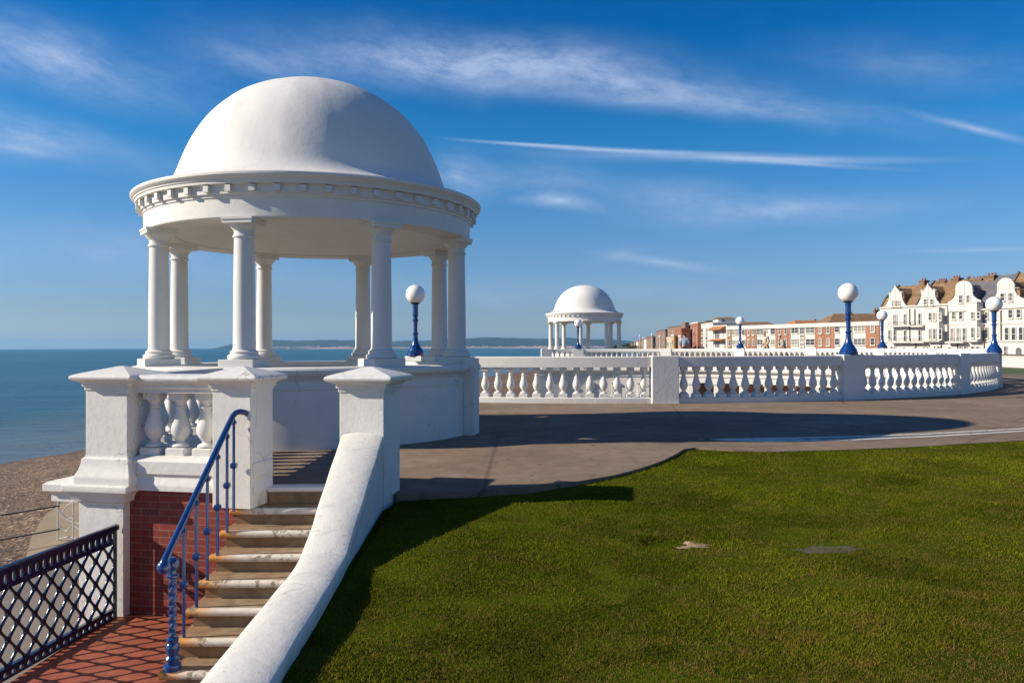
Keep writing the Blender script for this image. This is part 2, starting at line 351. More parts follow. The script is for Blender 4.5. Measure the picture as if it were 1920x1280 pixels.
chp = M_(nt_, 'MULTIPLY', ramp(nt_, noise(nt_, p_, 14, 5, .7), [(.52, 0), (.55, 1)]), ramp(nt_, noise(nt_, p_, 2.3, 2, .5), [(.46, 0), (.54, 1)]))
c_ = mixc(nt_, chp, c_, (.22, .17, .10)); nt_.links.new(c_, b_.inputs['Base Color']); b_.inputs['Roughness'].default_value = .5
bump(nt_, b_, noise(nt_, p_, 30, 4, .6), .35, .006)
REDTILE = brick_mat('red_floor_tiles', (.34, .085, .04), (.27, .065, .032), (.17, .07, .045), 1.0, .30, .15, .006, usemap='xy')
HILL, nt_, b_ = new_mat('hill_land'); p_ = pos(nt_)
nt_.links.new(ramp(nt_, noise(nt_, p_, .0025, 6, .6), [(.35, (.012, .030, .028)), (.55, (.022, .045, .035)), (.75, (.05, .07, .05))]), b_.inputs['Base Color']); b_.inputs['Roughness'].default_value = 1
FOLI = simple('foliage', (.045, .055, .02), .8, .4, 1.5)
SKIN = simple('skin', (.45, .26, .18), .5, .05)

# ------------------------------------------------------------------ the setting
CX, CY, CR = 3.5, 38.0, 16.65           # the round sunken court and the radius of its balustrade
def arc(al, r=CR): return (CX+r*math.sin(R(al)), CY-r*math.cos(R(al)))
def sheet(name, poly, z, mat, skirt=None, kind='structure', mat2=None):
    mb = MB(); n = len(poly)
    tri = tessellate_polygon([[Vector((x, y, 0)) for x, y in poly]])
    vs = [(x, y, z) for x, y in poly]
    fs = []
    for t in tri:
        a, b, c = [Vector(vs[i]) for i in t]
        fs.append(tuple(t) if (b-a).cross(c-a).z > 0 else tuple(reversed(t)))
    if skirt is not None:
        vs += [(x, y, skirt) for x, y in poly]; fs += [(i, (i+1) % n, (i+1) % n+n, i+n) for i in range(n)]
    mb.add(vs, fs); o = mb.build(name, mat, smooth=0, fix=False); return tag(o, kind=kind)
SEA_Z = -6.0
sea = MB(); 
sea.add([(-18000, -300, SEA_Z), (18000, -300, SEA_Z), (18000, 18000, SEA_Z), (-18000, 18000, SEA_Z)], [(0, 1, 2, 3)])
tag(sea.build('sea', SEA, smooth=0, fix=False), kind='structure')
PROM = -3.3
LAND = [(-24, -60), (-16, -6), (-12.5, 8), (-11.2, 14), (-10.7, 16.7), (-10.9, 17.9), (-12.2, 20.3), (-13.4, 22.9), (-14.6, 26.8), (-17, 34), (-16, 46), (-11, 56), (-4, 67), (2, 78), (12, 100), (25, 150), (47, 230), (90, 400), (170, 800)]
WATER = [(-50, -60), (-40, -6), (-36.5, 8), (-35.5, 20), (-34.8, 30), (-34.2, 40), (-33.6, 50), (-32.6, 54), (-31.4, 57.5), (-30, 66), (-28, 78), (-25, 92), (-20, 118), (-14, 150), (-9, 190), (-2, 225), (14, 285), (62, 480), (150, 900)]
apron = [(x, y) for x, y in LAND[:15]]
sheet('promenade', apron+[(30, 100), (30, -60)], PROM, LOWPROM)
tan = MB()
pp = [(-10.9, 17.9), (-12.2, 20.3), (-13.4, 22.9), (-14.6, 26.8), (-17, 34), (-13, 34), (-9, 26), (-8.2, 18)]
sheet('promenade_apron', pp, PROM+.012, TAN)
be = MB(); K = 14; rows = []
for i in range(len(LAND)-1):
    for s in range(6):
        t = s/6; a = Vector(LAND[i]).lerp(Vector(LAND[i+1]), t); b = Vector(WATER[i]).lerp(Vector(WATER[i+1]), t)
        row = []
        for k in range(K+3):
            q = k/K; p = a.lerp(b, q)
            z = PROM-.03 + (SEA_Z-(PROM-.03))*(.25*q+.75*q**1.5)
            if 0 < q < 1: z += .22*math.sin(q*17+i*.4)*(1-q)*q*2 + random.uniform(-.03, .03)
            if 0.80 < q < 1.0: z += .12
            row.append((p.x, p.y, z))
        rows.append(row)
be.rings(rows, closed=False, cap=(False, False))
tag(be.build('beach', SHING, smooth=60, fix=False), kind='structure')
bpy.data.objects['beach'].data.update()
# terrace (asphalt) round the court; the sea-side edge, the court edge and the land
edge = [(-1.18, 8.22), (-.45, 8.40), (.23, 8.66), (.75, 8.98), (1.19, 9.38), (1.62, 9.95), (2.0, 10.6), (2.35, 11.35), (2.52, 11.75), (2.72, 11.92), (3.2, 11.62), (3.82, 11.46), (4.8, 11.6), (5.85, 11.88), (8.2, 12.72), (11, 13.9), (15, 15.6), (22, 18.2)]
court = [arc(a, 16.45) for a in range(180, -23, -3)]
terr = [(-1.20, 8.64), (-1.20, 8.23)]+[(x, y) for x, y in edge]+[(22.02, -12), (400, -12), (700, 900), (170, 800), (90, 400), (47, 230), (26, 150), (13, 100), (6.0, 74), (2.2, 66), (2.6, 60)] + court + \
       [(-3.2, 22.2), (-5.9, 18.6), (-7.0, 14.8), (-6.0, 12.2), (-4.75, 11.9), (-4.75, 9.25), (-4.4, 9.15), (-3.0, 8.86), (-2.72, 8.76), (-2.66, 8.64)]
sheet('terrace', terr, 0.0, ASPH, skirt=-.30)
# lawn: a real bank 3 cm above the path, gently uneven
def edge_y(x):
    for (a, b), (c, d_) in zip(edge, edge[1:]):
        if a <= x <= c: return b+(d_-b)*(x-a)/(c-a)
    return edge[-1][1]
def lawn_z(x, y):
    e = min(1, max(0, (edge_y(x)-y)/3.0)); k = min(1, max(0, (4.2-x)/1.6))
    z = -(.008+.022*k+.045*max(0, min(1, 1.2-x))) - .075*e*min(1, max(.25, (6.5-x)/5)) + .028*e*(math.sin(x*1.3+.4*y)*math.sin(y*.9+.5)) + .010*e*math.sin(x*3.1+1)*math.sin(y*2.7)
    r = math.hypot((x-1.24)/.20, (y-6.55)/.17)           # a small hole worn in the turf
    if r < 1: z -= .09*(1-r*r)
    return z
lw = MB(); rows = []
xs = [-1.34, -1.26]+list(np.arange(-1.18, 9, .12))+list(np.arange(9, 22.1, 1.3))
for x in xs:
    ey = edge_y(x)+.02; row = []
    for k in range(91):
        q = k/90; y = ey - (ey+12)*q**1.6 if k < 90 else -12
        row.append((x, y, lawn_z(x, y)))
    rows.append(row)
lw.rings(rows, closed=False, cap=(False, False))
tag(lw.build('lawn', LAWN, smooth=60), kind='structure')
# painted double line tapering to a point
ln = MB()
top = [(3.03, 12.97), (4.0, 13.10), (5.5, 13.32), (7, 13.68), (9.3, 14.55), (14, 16.7), (22, 21)]
bot = [(3.03, 12.90), (4.0, 12.52), (5.5, 12.78), (7, 13.22), (9.3, 14.12), (14, 16.3), (22, 20.6)]
def strip(a, b, z, mat, name):
    m = MB(); n = len(a); m.add([(x, y, z) for x, y in a]+[(x, y, z) for x, y in b], [(i, i+n, i+n+1, i+1) for i in range(n-1)])
    return tag(m.build(name, mat, smooth=0), kind='structure')
LINEP, nt_, b_ = new_mat('worn_road_paint'); p_ = pos(nt_)
wr = ramp(nt_, noise(nt_, p_, 7, 6, .7), [(.56, 0), (.62, 1)])
nt_.links.new(mixc(nt_, wr, (.58, .57, .54), (.13, .12, .11)), b_.inputs['Base Color']); b_.inputs['Roughness'].default_value = .6
lt = [(a[0], a[1]-.13) for a in top]; lb = [(b[0], b[1]+.13) for b in bot]
strip(top, lt, .004, LINEP, 'road_marking'); strip(lb, bot, .004, LINEP, 'road_marking')
mid_t = lt[:3]; mid_b = lb[:3]; mid_t[0] = (3.1, 12.95); mid_b[0] = (3.1, 12.92)
# filled tip between the two lines, half worn away
WORN, nt_, b_ = new_mat('half_worn_paint'); p_ = pos(nt_)
s_ = nt_.nodes.new('ShaderNodeSeparateXYZ'); nt_.links.new(p_, s_.inputs[0])
wr = ramp(nt_, M_(nt_, 'ADD', noise(nt_, p_, 6, 6, .7), M_(nt_, 'MULTIPLY', M_(nt_, 'SUBTRACT', s_.outputs[0], 4.6), .16)), [(.46, 0), (.55, 1)])
nt_.links.new(mixc(nt_, wr, (.42, .41, .39), (.095, .08, .07)), b_.inputs['Base Color'])
strip([(3.1, 12.95), (4.0, 12.97), (5.5, 13.19), (6.4, 13.36)], [(3.1, 12.92), (4.0, 12.65), (5.5, 12.91), (6.4, 13.15)], .003, WORN, 'road_marking')
# the low promenade's strip of grass and raised walk beyond the court
sheet('far_lawn', [(24, 42.5), (60, 44), (70, 52), (30, 52), (24, 49)], .01, FARGRASS)
rw = [arc(a, 18.4) for a in range(182, 124, -6)]+[arc(a, 23.5) for a in range(128, 184, 6)]
sheet('raised_walk', rw, .60, ASPH, skirt=0.0)
# the wooded downs across the bay, with their own depth
def hills(name, prof, D, depth, seed, back):
    rnd = random.Random(seed); hb = MB(); rows = []; n = 150
    px0, px1 = prof[0][0], prof[-1][0]
    for j in range(9):
        q = j/8; row = []
        for i in range(n+1):
            px = px0+(px1-px0)*i/n
            for (a, b), (c, e) in zip(prof, prof[1:]):
                if a <= px <= c: h = b+(e-b)*(px-a)/(c-a); break
            Y = D+depth*(q+.1*math.sin(i*.13+seed)); X = (px-960)/1500*D*(1+.12*q)
            top = (yh(px)-h)*D/1500+7.5
            f = math.sin(math.pi*min(1, q*1.15)*.5)**.8 if q < .87 else max(0, (1-q)/.13)
            z = SEA_Z-1 + max(0, top)*1.10*f*(1+.07*math.sin(i*.55+j*1.7+seed)+.05*math.sin(i*1.3-j*.9)*(1-q))
            row.append((X, Y, z))
        rows.append(row)
    hb.rings(rows, closed=False, cap=(False, False))
    return tag(hb.build(name, HILL, smooth=60), kind='structure')
hills('hills', [(388, 652), (396, 648), (410, 643), (428, 638), (446, 637), (520, 637), (560, 637.5), (600, 636), (650, 636), (700, 640), (740, 638), (800, 637), (850, 634), (900, 632), (950, 631), (1000, 634), (1060, 632), (1120, 634), (1170, 637), (1230, 641), (1400, 646), (1500, 652)], 6600, 1500, 3, 0)
coast = MB(); rows = []
for k in range(80):
    px = 500+k*(800/79); D = 5900+250*math.sin(k*.31); X = (px-960)/1500*D
    rows.append([(X, D, SEA_Z-.5), (X*1.005, D+60, SEA_Z+6+2*math.sin(k*1.9)), (X*1.02, D+700, SEA_Z+12)])
coast.rings(rows, closed=False, cap=(False, False))
tag(coast.build('far_shore', simple('far_shore_sand', (.42, .27, .17), .9, .2, .004), smooth=0), kind='structure')
town = MB(); rt = random.Random(5)
for k in range(150):
    px = rt.choice([rt.uniform(515, 600), rt.uniform(600, 1200)]); D = 6150+rt.uniform(-60, 120); X = (px-960)/1500*D; z = SEA_Z+12
    a = rt.uniform(4, 16); town.box(X-a, X+a, D, D+20, z-4, z+rt.uniform(2, 9))
tag(town.build('far_town', simple('far_town_render', (.62, .56, .50), .9, .2, .01), smooth=0), kind='stuff', label='pale buildings of the far town at the foot of the hills across the bay', cat='town')

# ------------------------------------------------------------------ gazebo
def baluster_mesh(name, h, k, mat, seg=20, wide=1.0):
    m = MB(); bw = .115*k*wide
    m.stack([(0, 0), (0, .11*h), (-.012, .125*h)], -bw, bw, -bw, bw, .012)
    P_ = [(.075, .12), (.098, .135), (.102, .15), (.092, .172), (.055, .195), (.046, .215), (.056, .24), (.083, .29), (.103, .345), (.110, .40), (.107, .455), (.094, .52), (.076, .59), (.062, .66), (.054, .725), (.052, .745), (.066, .752), (.068, .775), (.054, .785), (.056, .81), (.066, .845), (.084, .875), (.088, .89)]
    m.lathe([(r*k, z*h) for r, z in P_], seg)
    bw = .092*k*wide; m.stack([(0, .885*h), (0, h)], -bw, bw, -bw, bw, .01)
    return m.build(name, mat, smooth=40)
def make_gazebo(loc, rz, label):
    g = thing('gazebo', label, 'gazebo', loc, R(rz), 'domed gazebos beside the sunken court')
    m = MB(); r0 = 2.92
    m.lathe([(2.36, 0), (r0, 0), (r0, .88), (r0+.015, .885), (r0+.015, .915), (r0, .92), (r0, 1.02), (r0+.02, 1.025), (r0+.03, 1.05), (r0+.07, 1.08), (r0+.10, 1.10), (r0+.115, 1.13), (r0+.115, 1.17), (r0+.095, 1.20), (r0+.03, 1.212), (2.42, 1.215), (2.34, 1.21), (2.33, 1.13), (2.38, 1.10), (2.40, 1.0), (2.36, .9), (2.36, 0)], 128, caps=(False, False))
    m.build('parapet_wall', W_WALL, g, 30)
    # entablature with cornice
    m = MB(); e = 2.84
    m.lathe([(2.35, 3.50), (2.35, 3.432), (e-.012, 3.43), (e, 3.445), (e, 3.72), (e+.02, 3.735), (e+.02, 3.765), (e+.05, 3.78), (e+.05, 3.905), (e+.13, 3.915), (e+.135, 3.96), (e+.15, 3.965), (e+.155, 3.985), (e+.19, 4.01), (e+.205, 4.035), (e+.205, 4.065), (e+.185, 4.085), (e+.05, 4.10), (2.5, 4.12), (2.4, 4.0)], 160, caps=(False, False))
    m.build('entablature', W_DOME, g, 30)
    m = MB(); m.stack([(0, 3.80), (0, 3.895)], e+.04, e+.118, -.045, .045, .004); d0 = m.build('dentil', W_DOME, g, 30)
    for i in range(1, 50): copy_part(d0, g, (0, 0, 0), 2*math.pi*i/50)
    m = MB(); m.lathe([(2.36, 3.45), (2.2, 3.47), (1.9, 3.54), (1.4, 3.64), (.8, 3.71), (0, 3.73)], 64, caps=(False, False)); m.build('ceiling', W_DOME, g, 60)
    m = MB()
    pr = [(2.90, 4.085), (2.86, 4.11), (2.74, 4.14), (2.60, 4.19), (2.48, 4.28), (2.39, 4.40), (2.33, 4.55), (2.27, 4.72), (2.20, 4.90), (2.11, 5.10), (1.99, 5.31), (1.84, 5.51), (1.67, 5.69), (1.48, 5.85), (1.27, 5.99), (1.03, 6.11), (.78, 6.20), (.52, 6.26), (.26, 6.295), (0, 6.305)]
    # smooth the profile
    for _ in range(2):
        q = [pr[0]]
        for a, b in zip(pr, pr[1:]): q += [(a[0]*.75+b[0]*.25, a[1]*.75+b[1]*.25), (a[0]*.25+b[0]*.75, a[1]*.25+b[1]*.75)]
        pr = q+[pr[-1]]
    rr = []; rnd = random.Random(3); S = 144
    for r, z in pr:
        ring = []
        for k in range(S):
            a = 2*math.pi*k/S; un = .004*math.sin(a*8+z*1.3)+.003*math.sin(a*5-z*4)+.002*math.sin(a*17+z*7)+.003*(1 if (k % 18) < 9 else -1)
            f = min(1, r/.8)*min(1, max(0, (z-4.2)*2))
            ring.append(((r+un*f)*math.cos(a), (r+un*f)*math.sin(a), z))
        rr.append(ring)
    m.rings(rr, True, (False, True)); m.build('dome', W_DOME, g, 60)
    # eight columns
    m = MB(); m.stack([(0, 1.205), (0, 1.325), (-.006, 1.33)], -.275, .275, -.275, .275, .01)
    prof = [(.225, 1.328), (.24, 1.345), (.243, 1.37), (.232, 1.395), (.205, 1.405), (.198, 1.415), (.205, 1.43), (.208, 1.445), (.19, 1.458), (.172, 1.47), (.163, 1.50), (.160, 1.7), (.158, 2.1), (.153, 2.6), (.146, 3.12), (.146, 3.14), (.162, 3.145), (.168, 3.16), (.162, 3.178), (.148, 3.184), (.148, 3.25), (.158, 3.255), (.164, 3.27), (.186, 3.29), (.212, 3.325), (.222, 3.345), (.225, 3.352)]
    m.lathe(prof, 40); m.stack([(0, 3.345), (0, 3.395), (.012, 3.40), (.012, 3.436)], -.235, .235, -.235, .235, .008)
    col0 = m.build('column', W_COL, g, 30)
    for i in range(8):
        be_ = 36.37+45*i-0; a = R(be_); x, y = 2.66*math.sin(a), -2.66*math.cos(a)
        c = col0 if i == 0 else copy_part(col0, g, (0, 0, 0))
        c.location = (x, y, 0); c.rotation_euler = (0, 0, a)
    m = MB(); m.lathe([(2.37, .02), (0, .021)], 64, caps=(False, False)); m.build('floor_slab', LOWPROM, g, 0)
    return g
GZ = (-3.61, 14.61)
g1 = make_gazebo((GZ[0], GZ[1], 0), 0, 'large near domed white gazebo on eight columns beside the head of the steps')
g2 = copy_tree(g1); g2.location = (5.65, 62.3, 0); g2.rotation_euler = (0, 0, R(-3.07)); g2['label'] = 'small distant domed white gazebo standing behind the far balustrade'
# square end pier where the parapet of the near gazebo meets the balustrade
m = MB(); m.M = Matrix.Translation((-.66, 13.86, 0)) @ Matrix.Rotation(R(-9), 4, 'Z')
m.stack([(0, 0), (0, 1.30), (-.01, 1.31)], -.15, .04, -.2, .25, .012)
o = m.build('end_pier', W_WALL, None, 30); tag(o, 'narrow square white pier at the right end of the near gazebo wall', 'pier')

# ------------------------------------------------------------------ curved balustrades round the court
BAL0 = baluster_mesh('baluster', .81, 1.0, W_RAIL)
proto_used = [False]
def court_balustrade(piers, first, last, label, lift, dens=.352):
    k_ = 1+lift/1.243*1.0; rb_ = .96+(.09 if lift else 0); b = thing('balustrade', label, 'balustrade', (0, 0, lift), 0, 'curved balustrades round the sunken court')
    step = 1.5; A = [first+(last-first)*i/int((last-first)/step) for i in range(int((last-first)/step)+1)]
    m = MB(); path = [(*arc(a), 0) for a in A]
    m.sweep(path, [(-.15, -lift), (.15, -lift), (.15, .13), (.135, .15), (-.135, .15), (-.15, .13)]); m.build('plinth', W_RAIL, b, 30)
    m = MB(); m.sweep(path, [(-.15, rb_), (-.14, rb_-.005), (.14, rb_-.005), (.15, rb_), (.155, 1.22), (.135, 1.243), (-.135, 1.243), (-.155, 1.22)]); m.build('rail', W_RAIL, b, 30)
    pw = .36; rp = None
    for a in piers:
        if rp is None:
            m = MB(); m.stack([(0.01, -lift), (0, .12), (0, 1.24), (-.015, 1.262)], -pw, pw, -.21, .21, .02); rp = m.build('pier', W_RAIL, b, 30)
            o = rp
        else: o = copy_part(rp, b, (0, 0, 0))
        x, y = arc(a); o.location = (x, y, 0); o.rotation_euler = (0, 0, R(a))
    half = math.degrees(pw/CR)
    for a, c in zip(piers, piers[1:]):
        L_ = (c-a-2*half)*math.pi/180*CR; n = max(1, round(L_/dens))
        for i in range(n):
            al = a+half+(c-a-2*half)*(i+.5)/n; x, y = arc(al)
            if not proto_used[0]:
                o = BAL0; o.parent = b; proto_used[0] = True
            else: o = copy_part(BAL0, b, (0, 0, 0))
            o.location = (x, y, .148); o.rotation_euler = (0, 0, R(al)); o.scale = (1, 1, (rb_-.15)/.81)
    return b
court_balustrade([-21.5, 1.9, 20.9, 39.1, 57.0], -21.5, 57.0, 'near curved white balustrade with stout pear-shaped balusters beside the asphalt path', 0)
court_balustrade([57.0+.01, 74, 90, 105, 122, 139, 156, 176.5, 184], 58.2, 184, 'far curved white balustrade on the other side of the sunken court, lit by the sun', .12, .36)
# remove the doubled pier of the second one
b2 = [o for o in bpy.data.objects if o.name.startswith('balustrade')][1]
ps = [o for o in bpy.data.objects if o.parent == b2 and o.name.startswith('pier')]
ps[0].location = (*arc(184), 0); ps[0].rotation_euler = (0, 0, R(184)); 
x184 = ps[-1]; x184.location = (*arc(65.5), 0); x184.rotation_euler = (0, 0, R(65.5))
for o in [o for o in bpy.data.objects if o.parent == b2 and o.name.startswith('baluster')]:
    al = math.degrees(math.atan2(o.location.x-CX, -(o.location.y-CY)))
    if abs(al-65.5) < 1.3: bpy.data.objects.remove(o)

# colonnade under the far side: cornice, frieze, columns and a warm rendered back wall
cn = thing('colonnade', 'white colonnade wall with cornice and openings below the far balustrade', 'colonnade', (0, 0, 0))
path = [(*arc(a, 16.35), 0) for a in np.arange(60, 186.1, 2)]
m = MB(); m.sweep(path, [(0.1, -.005), (-.30, -.01), (-.30, -.09), (-.24, -.13), (-.16, -.2), (-.05, -.22), (-.05, -.40), (-.09, -.41), (-.09, -.46), (-.02, -.47), (-.02, -.84), (.1, -.84)]); m.build('cornice', W_FAR, cn, 30)
m = MB(); path2 = [(*arc(a, 18.6), 0) for a in np.arange(60, 186.1, 2)]; m.sweep(path2, [(-.05, PROM), (.05, PROM), (.05, -.3), (-.05, -.3)]); m.build('back_wall', SALMON, cn, 30)
m = MB(); m.stack([(0, PROM), (0, PROM+.25), (-.05, PROM+.3), (-.06, -1.0), (0, -.95), (0, -.84)], -.22, .22, -.2, .2, .03)
c0 = m.build('column', W_FAR, cn, 30)
for i, a in enumerate(np.arange(66, 186, 6)):
    o = c0 if i == 0 else copy_part(c0, cn, (0, 0, 0)); o.location = (*arc(a, 16.33), 0); o.rotation_euler = (0, 0, R(a))
m = MB(); path3 = [(*arc(a, 16.33), 0) for a in np.arange(150, 186.1, 2)]; m.sweep(path3, [(.0, PROM), (.12, PROM), (.12, -.84), (.0, -.84)]); m.build('panel_wall', W_FAR, cn, 30)
# near side of the court and the sea-side retaining walls
rwl = MB(); rwl.sweep([(*arc(a, 16.35), 0) for a in np.arange(-22, 61, 3)], [(-.1, PROM), (.1, PROM), (.1, -.006), (-.1, -.006)])
tag(rwl.build('retaining_wall', W_FAR, None, 30), 'curved retaining wall of the near side of the sunken court', 'wall')
rwl = MB(); pl = [(-2.9, 22.35), (-5.8, 18.6), (-6.85, 14.8), (-5.95, 12.3), (-4.95, 12.0), (-4.85, 9.2)]
rwl.sweep([(x, y, 0) for x, y in pl], [(-.12, PROM), (.12, PROM), (.12, -.006), (-.12, -.006)])
tag(rwl.build('retaining_wall', W_WALL, None, 30), 'sea-side retaining wall below the near gazebo', 'wall')

# ------------------------------------------------------------------ lamps
def make_lamp():
    t = thing('globe_lamp', '', 'lamp', (0, 0, 0), 0, 'blue lamps with white globes round the court')
    m = MB(); m.lathe([(.245, 0), (.25, .02), (.25, .085), (.235, .10), (.225, .11), (.23, .13), (.215, .16), (.195, .175), (.185, .20), (.165, .23), (.13, .28), (.10, .35), (.082, .43), (.072, .50)], 32); m.build('base', BLUE, t, 30)
    m = MB(); m.lathe([(.07, .49), (.066, .56), (.070, .60), (.088, .615), (.09, .635), (.072, .65), (.058, .67), (.056, .80), (.062, .83), (.058, .87), (.066, .92), (.060, .96), (.084, .985), (.088, 1.01), (.072, 1.03), (.060, 1.05), (.064, 1.10), (.078, 1.14), (.082, 1.17), (.078, 1.20), (.078, 1.38), (.088, 1.39), (.088, 1.42), (.078, 1.43), (.078, 1.455)], 24); m.build('post', BLUE, t, 30)
    m = MB(); m.lathe([(.08, 1.45), (.125, 1.475), (.14, 1.50), (.10, 1.505)], 24); m.build('collar', BLACK, t, 30)
    m = MB(); rg = .272; m.lathe([(rg*math.sin(R(a)), 1.735-rg*math.cos(R(a))) for a in range(20, 181, 8)], 40); m.build('globe', GLOBE, t, 60)
    return t
lamp0 = make_lamp()
lab = ['globe lamp seen between the columns of the near gazebo', 'largest blue globe lamp, on the near balustrade in front of the brick flats',
       'blue globe lamp on the rounded right end of the near balustrade', 'small globe lamp on the far balustrade left of the white gabled houses',
       'small globe lamp on the far balustrade in front of the left end of the flats', 'smallest globe lamp, in front of the columns of the distant gazebo']
for i, (al, z) in enumerate([(-21.5, 1.262), (20.9, 1.262), (55.6, 1.245), (105, 1.382), (139, 1.382), (176.5, 1.382)]):
    o = lamp0 if i == 0 else copy_tree(lamp0)
    x, y = arc(al); o.location = (x, y, z); o['label'] = lab[i]
for a, b, s in [(-2.72, 22.55, 1)]: lamp0.location = (a, b, 1.262)

# ------------------------------------------------------------------ piers at the head of the stairs (own yaw)
YAW = math.atan2(-.2, .98)
cap = [(0, 1.05), (.012, 1.055), (.012, 1.085), (.028, 1.092), (.03, 1.12), (.045, 1.14), (.075, 1.15), (.10, 1.158), (.115, 1.172), (.119, 1.19), (.112, 1.208), (.09, 1.218)]
def capped(m, x0, x1, y0, y1, low, foot=None):
    pr = [(0, low)]
    if foot: pr = foot
    m.stack(pr+cap+[(.03, 1.238), (-(min(x1-x0, y1-y0)/2-.03), 1.305)], x0, x1, y0, y1, .014)
sb = thing('stair_balustrade', 'white balustrade with two capped piers and three pear-shaped balusters left of the steps', 'balustrade', (-1.28, 8.0, 0), YAW)
m = MB(); capped(m, -1.90, -1.457, 0, .47, -.165); m.build('pier', W_NEAR, sb, 30)
m = MB(); capped(m, -3.42, -2.90, 0, .52, 0, [(.085, .035), (.085, .10), (.075, .14), (.05, .20), (.035, .26), (.03, .31), (.01, .325), (0, .35)]); m.build('pier', W_NEAR, sb, 30)
m = MB(); m.stack([(.0, -.02), (0, .02), (0, .05), (-.02, .10), (-.022, .13), (-.0, .16), (0, .29), (-.012, .305), (-.07, .345)], -2.92, -1.44, .03, .44, .01); m.build('plinth', W_NEAR, sb, 30)
m = MB(); m.stack([(-.03, 1.02), (-.03, 1.06), (0, 1.075), (0, 1.11), (.03, 1.13), (.045, 1.15), (.05, 1.175), (.04, 1.20), (-.02, 1.215)], -2.95, -1.42, .045, .425, .02); m.build('rail', W_NEAR, sb, 30)
bA = baluster_mesh('baluster', .68, .98, W_NEAR, 32)
for i in range(3):
    o = bA if i == 0 else copy_part(bA, sb, (0, 0, 0)); o.parent = sb; o.location = (-2.76+.315*i+.02, .235, .343)
m = MB(); m.stack([(0, PROM), (0, -.165), (.02, -.15), (.05, -.14), (.055, -.11), (.08, -.06), (.12, -.03), (.125, .0), (.12, .03), (.03, .06)], -3.50, -2.95, .0, .60, .01); m.build('lower_pier', W_NEAR, sb, 30)
m = MB(); m.stack([(0, -.165), (.0, -.10), (.03, -.06), (.06, -.045), (.06, .025), (.02, .052)], -3.85, -3.45, .0, .60, .008); m.build('ledge', W_NEAR, sb, 30)
# return balustrade along the sea side
rb = thing('return_balustrade', 'white balustrade running back to the near gazebo, seen between the balusters', 'balustrade', (0, 0, 0))
pth = [(-4.42, 9.15, 0), (-4.42, 10.2, 0), (-4.42, 11.2, 0), (-4.46, 12.05, 0)]
m = MB(); m.sweep(pth, [(-.2, 0), (.2, 0), (.2, .28), (.15, .33), (-.15, .33), (-.2, .28)]); m.build('plinth', W_NEAR, rb, 30)
m = MB(); m.sweep(pth, [(-.16, 1.02), (.16, 1.02), (.2, 1.10), (.23, 1.16), (.2, 1.21), (-.2, 1.21), (-.23, 1.16), (-.2, 1.10)]); m.build('rail', W_NEAR, rb, 30)
for i in range(8): copy_part(bA, rb, (-4.42, 9.38+.33*i, .335))
# brick wall
bw = MB(); bw.box(-2.98, -1.66, .10, .34, -1.40, -.02)
o = bw.build('brick_wall', BRICK_RED, None, 0); o.location = (-1.28, 8.0, 0); o.rotation_euler = (0, 0, YAW)
tag(o, 'dark red glazed brick wall beside the steps under the white balustrade', 'wall')
# right-hand pier with the sloping parapet
sp = thing('stair_parapet', 'white capped pier with thick sloping round-topped parapet right of the steps', 'parapet', (0, 0, 0))
m = MB(); m.M = Matrix.Translation((-1.28, 8.0, 0)) @ Matrix.Rotation(YAW, 4, 'Z'); capped(m, -.48, 0, 0, .47, -1.6); m.build('pier', W_NEAR, sp, 30)
cl = [(-1.50, 8.06, .625), (-1.49, 7.85, .56), (-1.465, 7.35, .41), (-1.435, 6.8, .245), (-1.41, 6.35, .105), (-1.395, 5.98, -.012), (-1.39, 5.90, -.034), (-1.375, 5.7, -.038), (-1.36, 5.4, -.046), (-1.325, 4.5, -.052), (-1.295, 3.73, -.06), (-1.22, 2.6, -.07), (-1.15, 1.2, -.08)]
wd = [.43, .425, .405, .38, .355, .345, .34, .335, .335, .34, .345, .35, .35]
m = MB()
sec = [(-.47, -2.2), (.47, -2.2), (.47, -.12), (.475, -.075), (.495, -.06), (.503, -.03), (.49, -.006), (.46, .006), (.30, .019), (.15, .026), (0, .028), (-.15, .026), (-.30, .019), (-.46, .006), (-.49, -.006), (-.503, -.03), (-.495, -.06), (-.475, -.075), (-.47, -.12)]
cl = [(x, y, z) for x, y, z in cl]
rr = []
PA = [Vector(p) for p in cl]
for i, p in enumerate(PA):
    t = PA[min(i+1, len(PA)-1)]-PA[max(i-1, 0)]; t.z = 0; t.normalize(); n = Vector((t.y, -t.x, 0))
    rr.append([tuple(p+n*(u*wd[i])+Vector((0, 0, v if v > -1 else v))) for u, v in sec])
# finer steps along the wall so the uneven render shows
fine = []
for a, b in zip(rr, rr[1:]):
    for s in range(5):
        t = s/5; fine.append([tuple(Vector(p).lerp(Vector(q), t)) for p, q in zip(a, b)])
fine.append(rr[-1])
rw_ = random.Random(8)
fine = [[(x+.002*math.sin(y*9+j*.3), y, z+(.002*math.sin(y*7+j*.7) if j > 2 else 0)) for j, (x, y, z) in enumerate(ring)] for ring in fine]
m.rings(fine); m.build('sloping_wall', W_SLOPE, sp, 50)

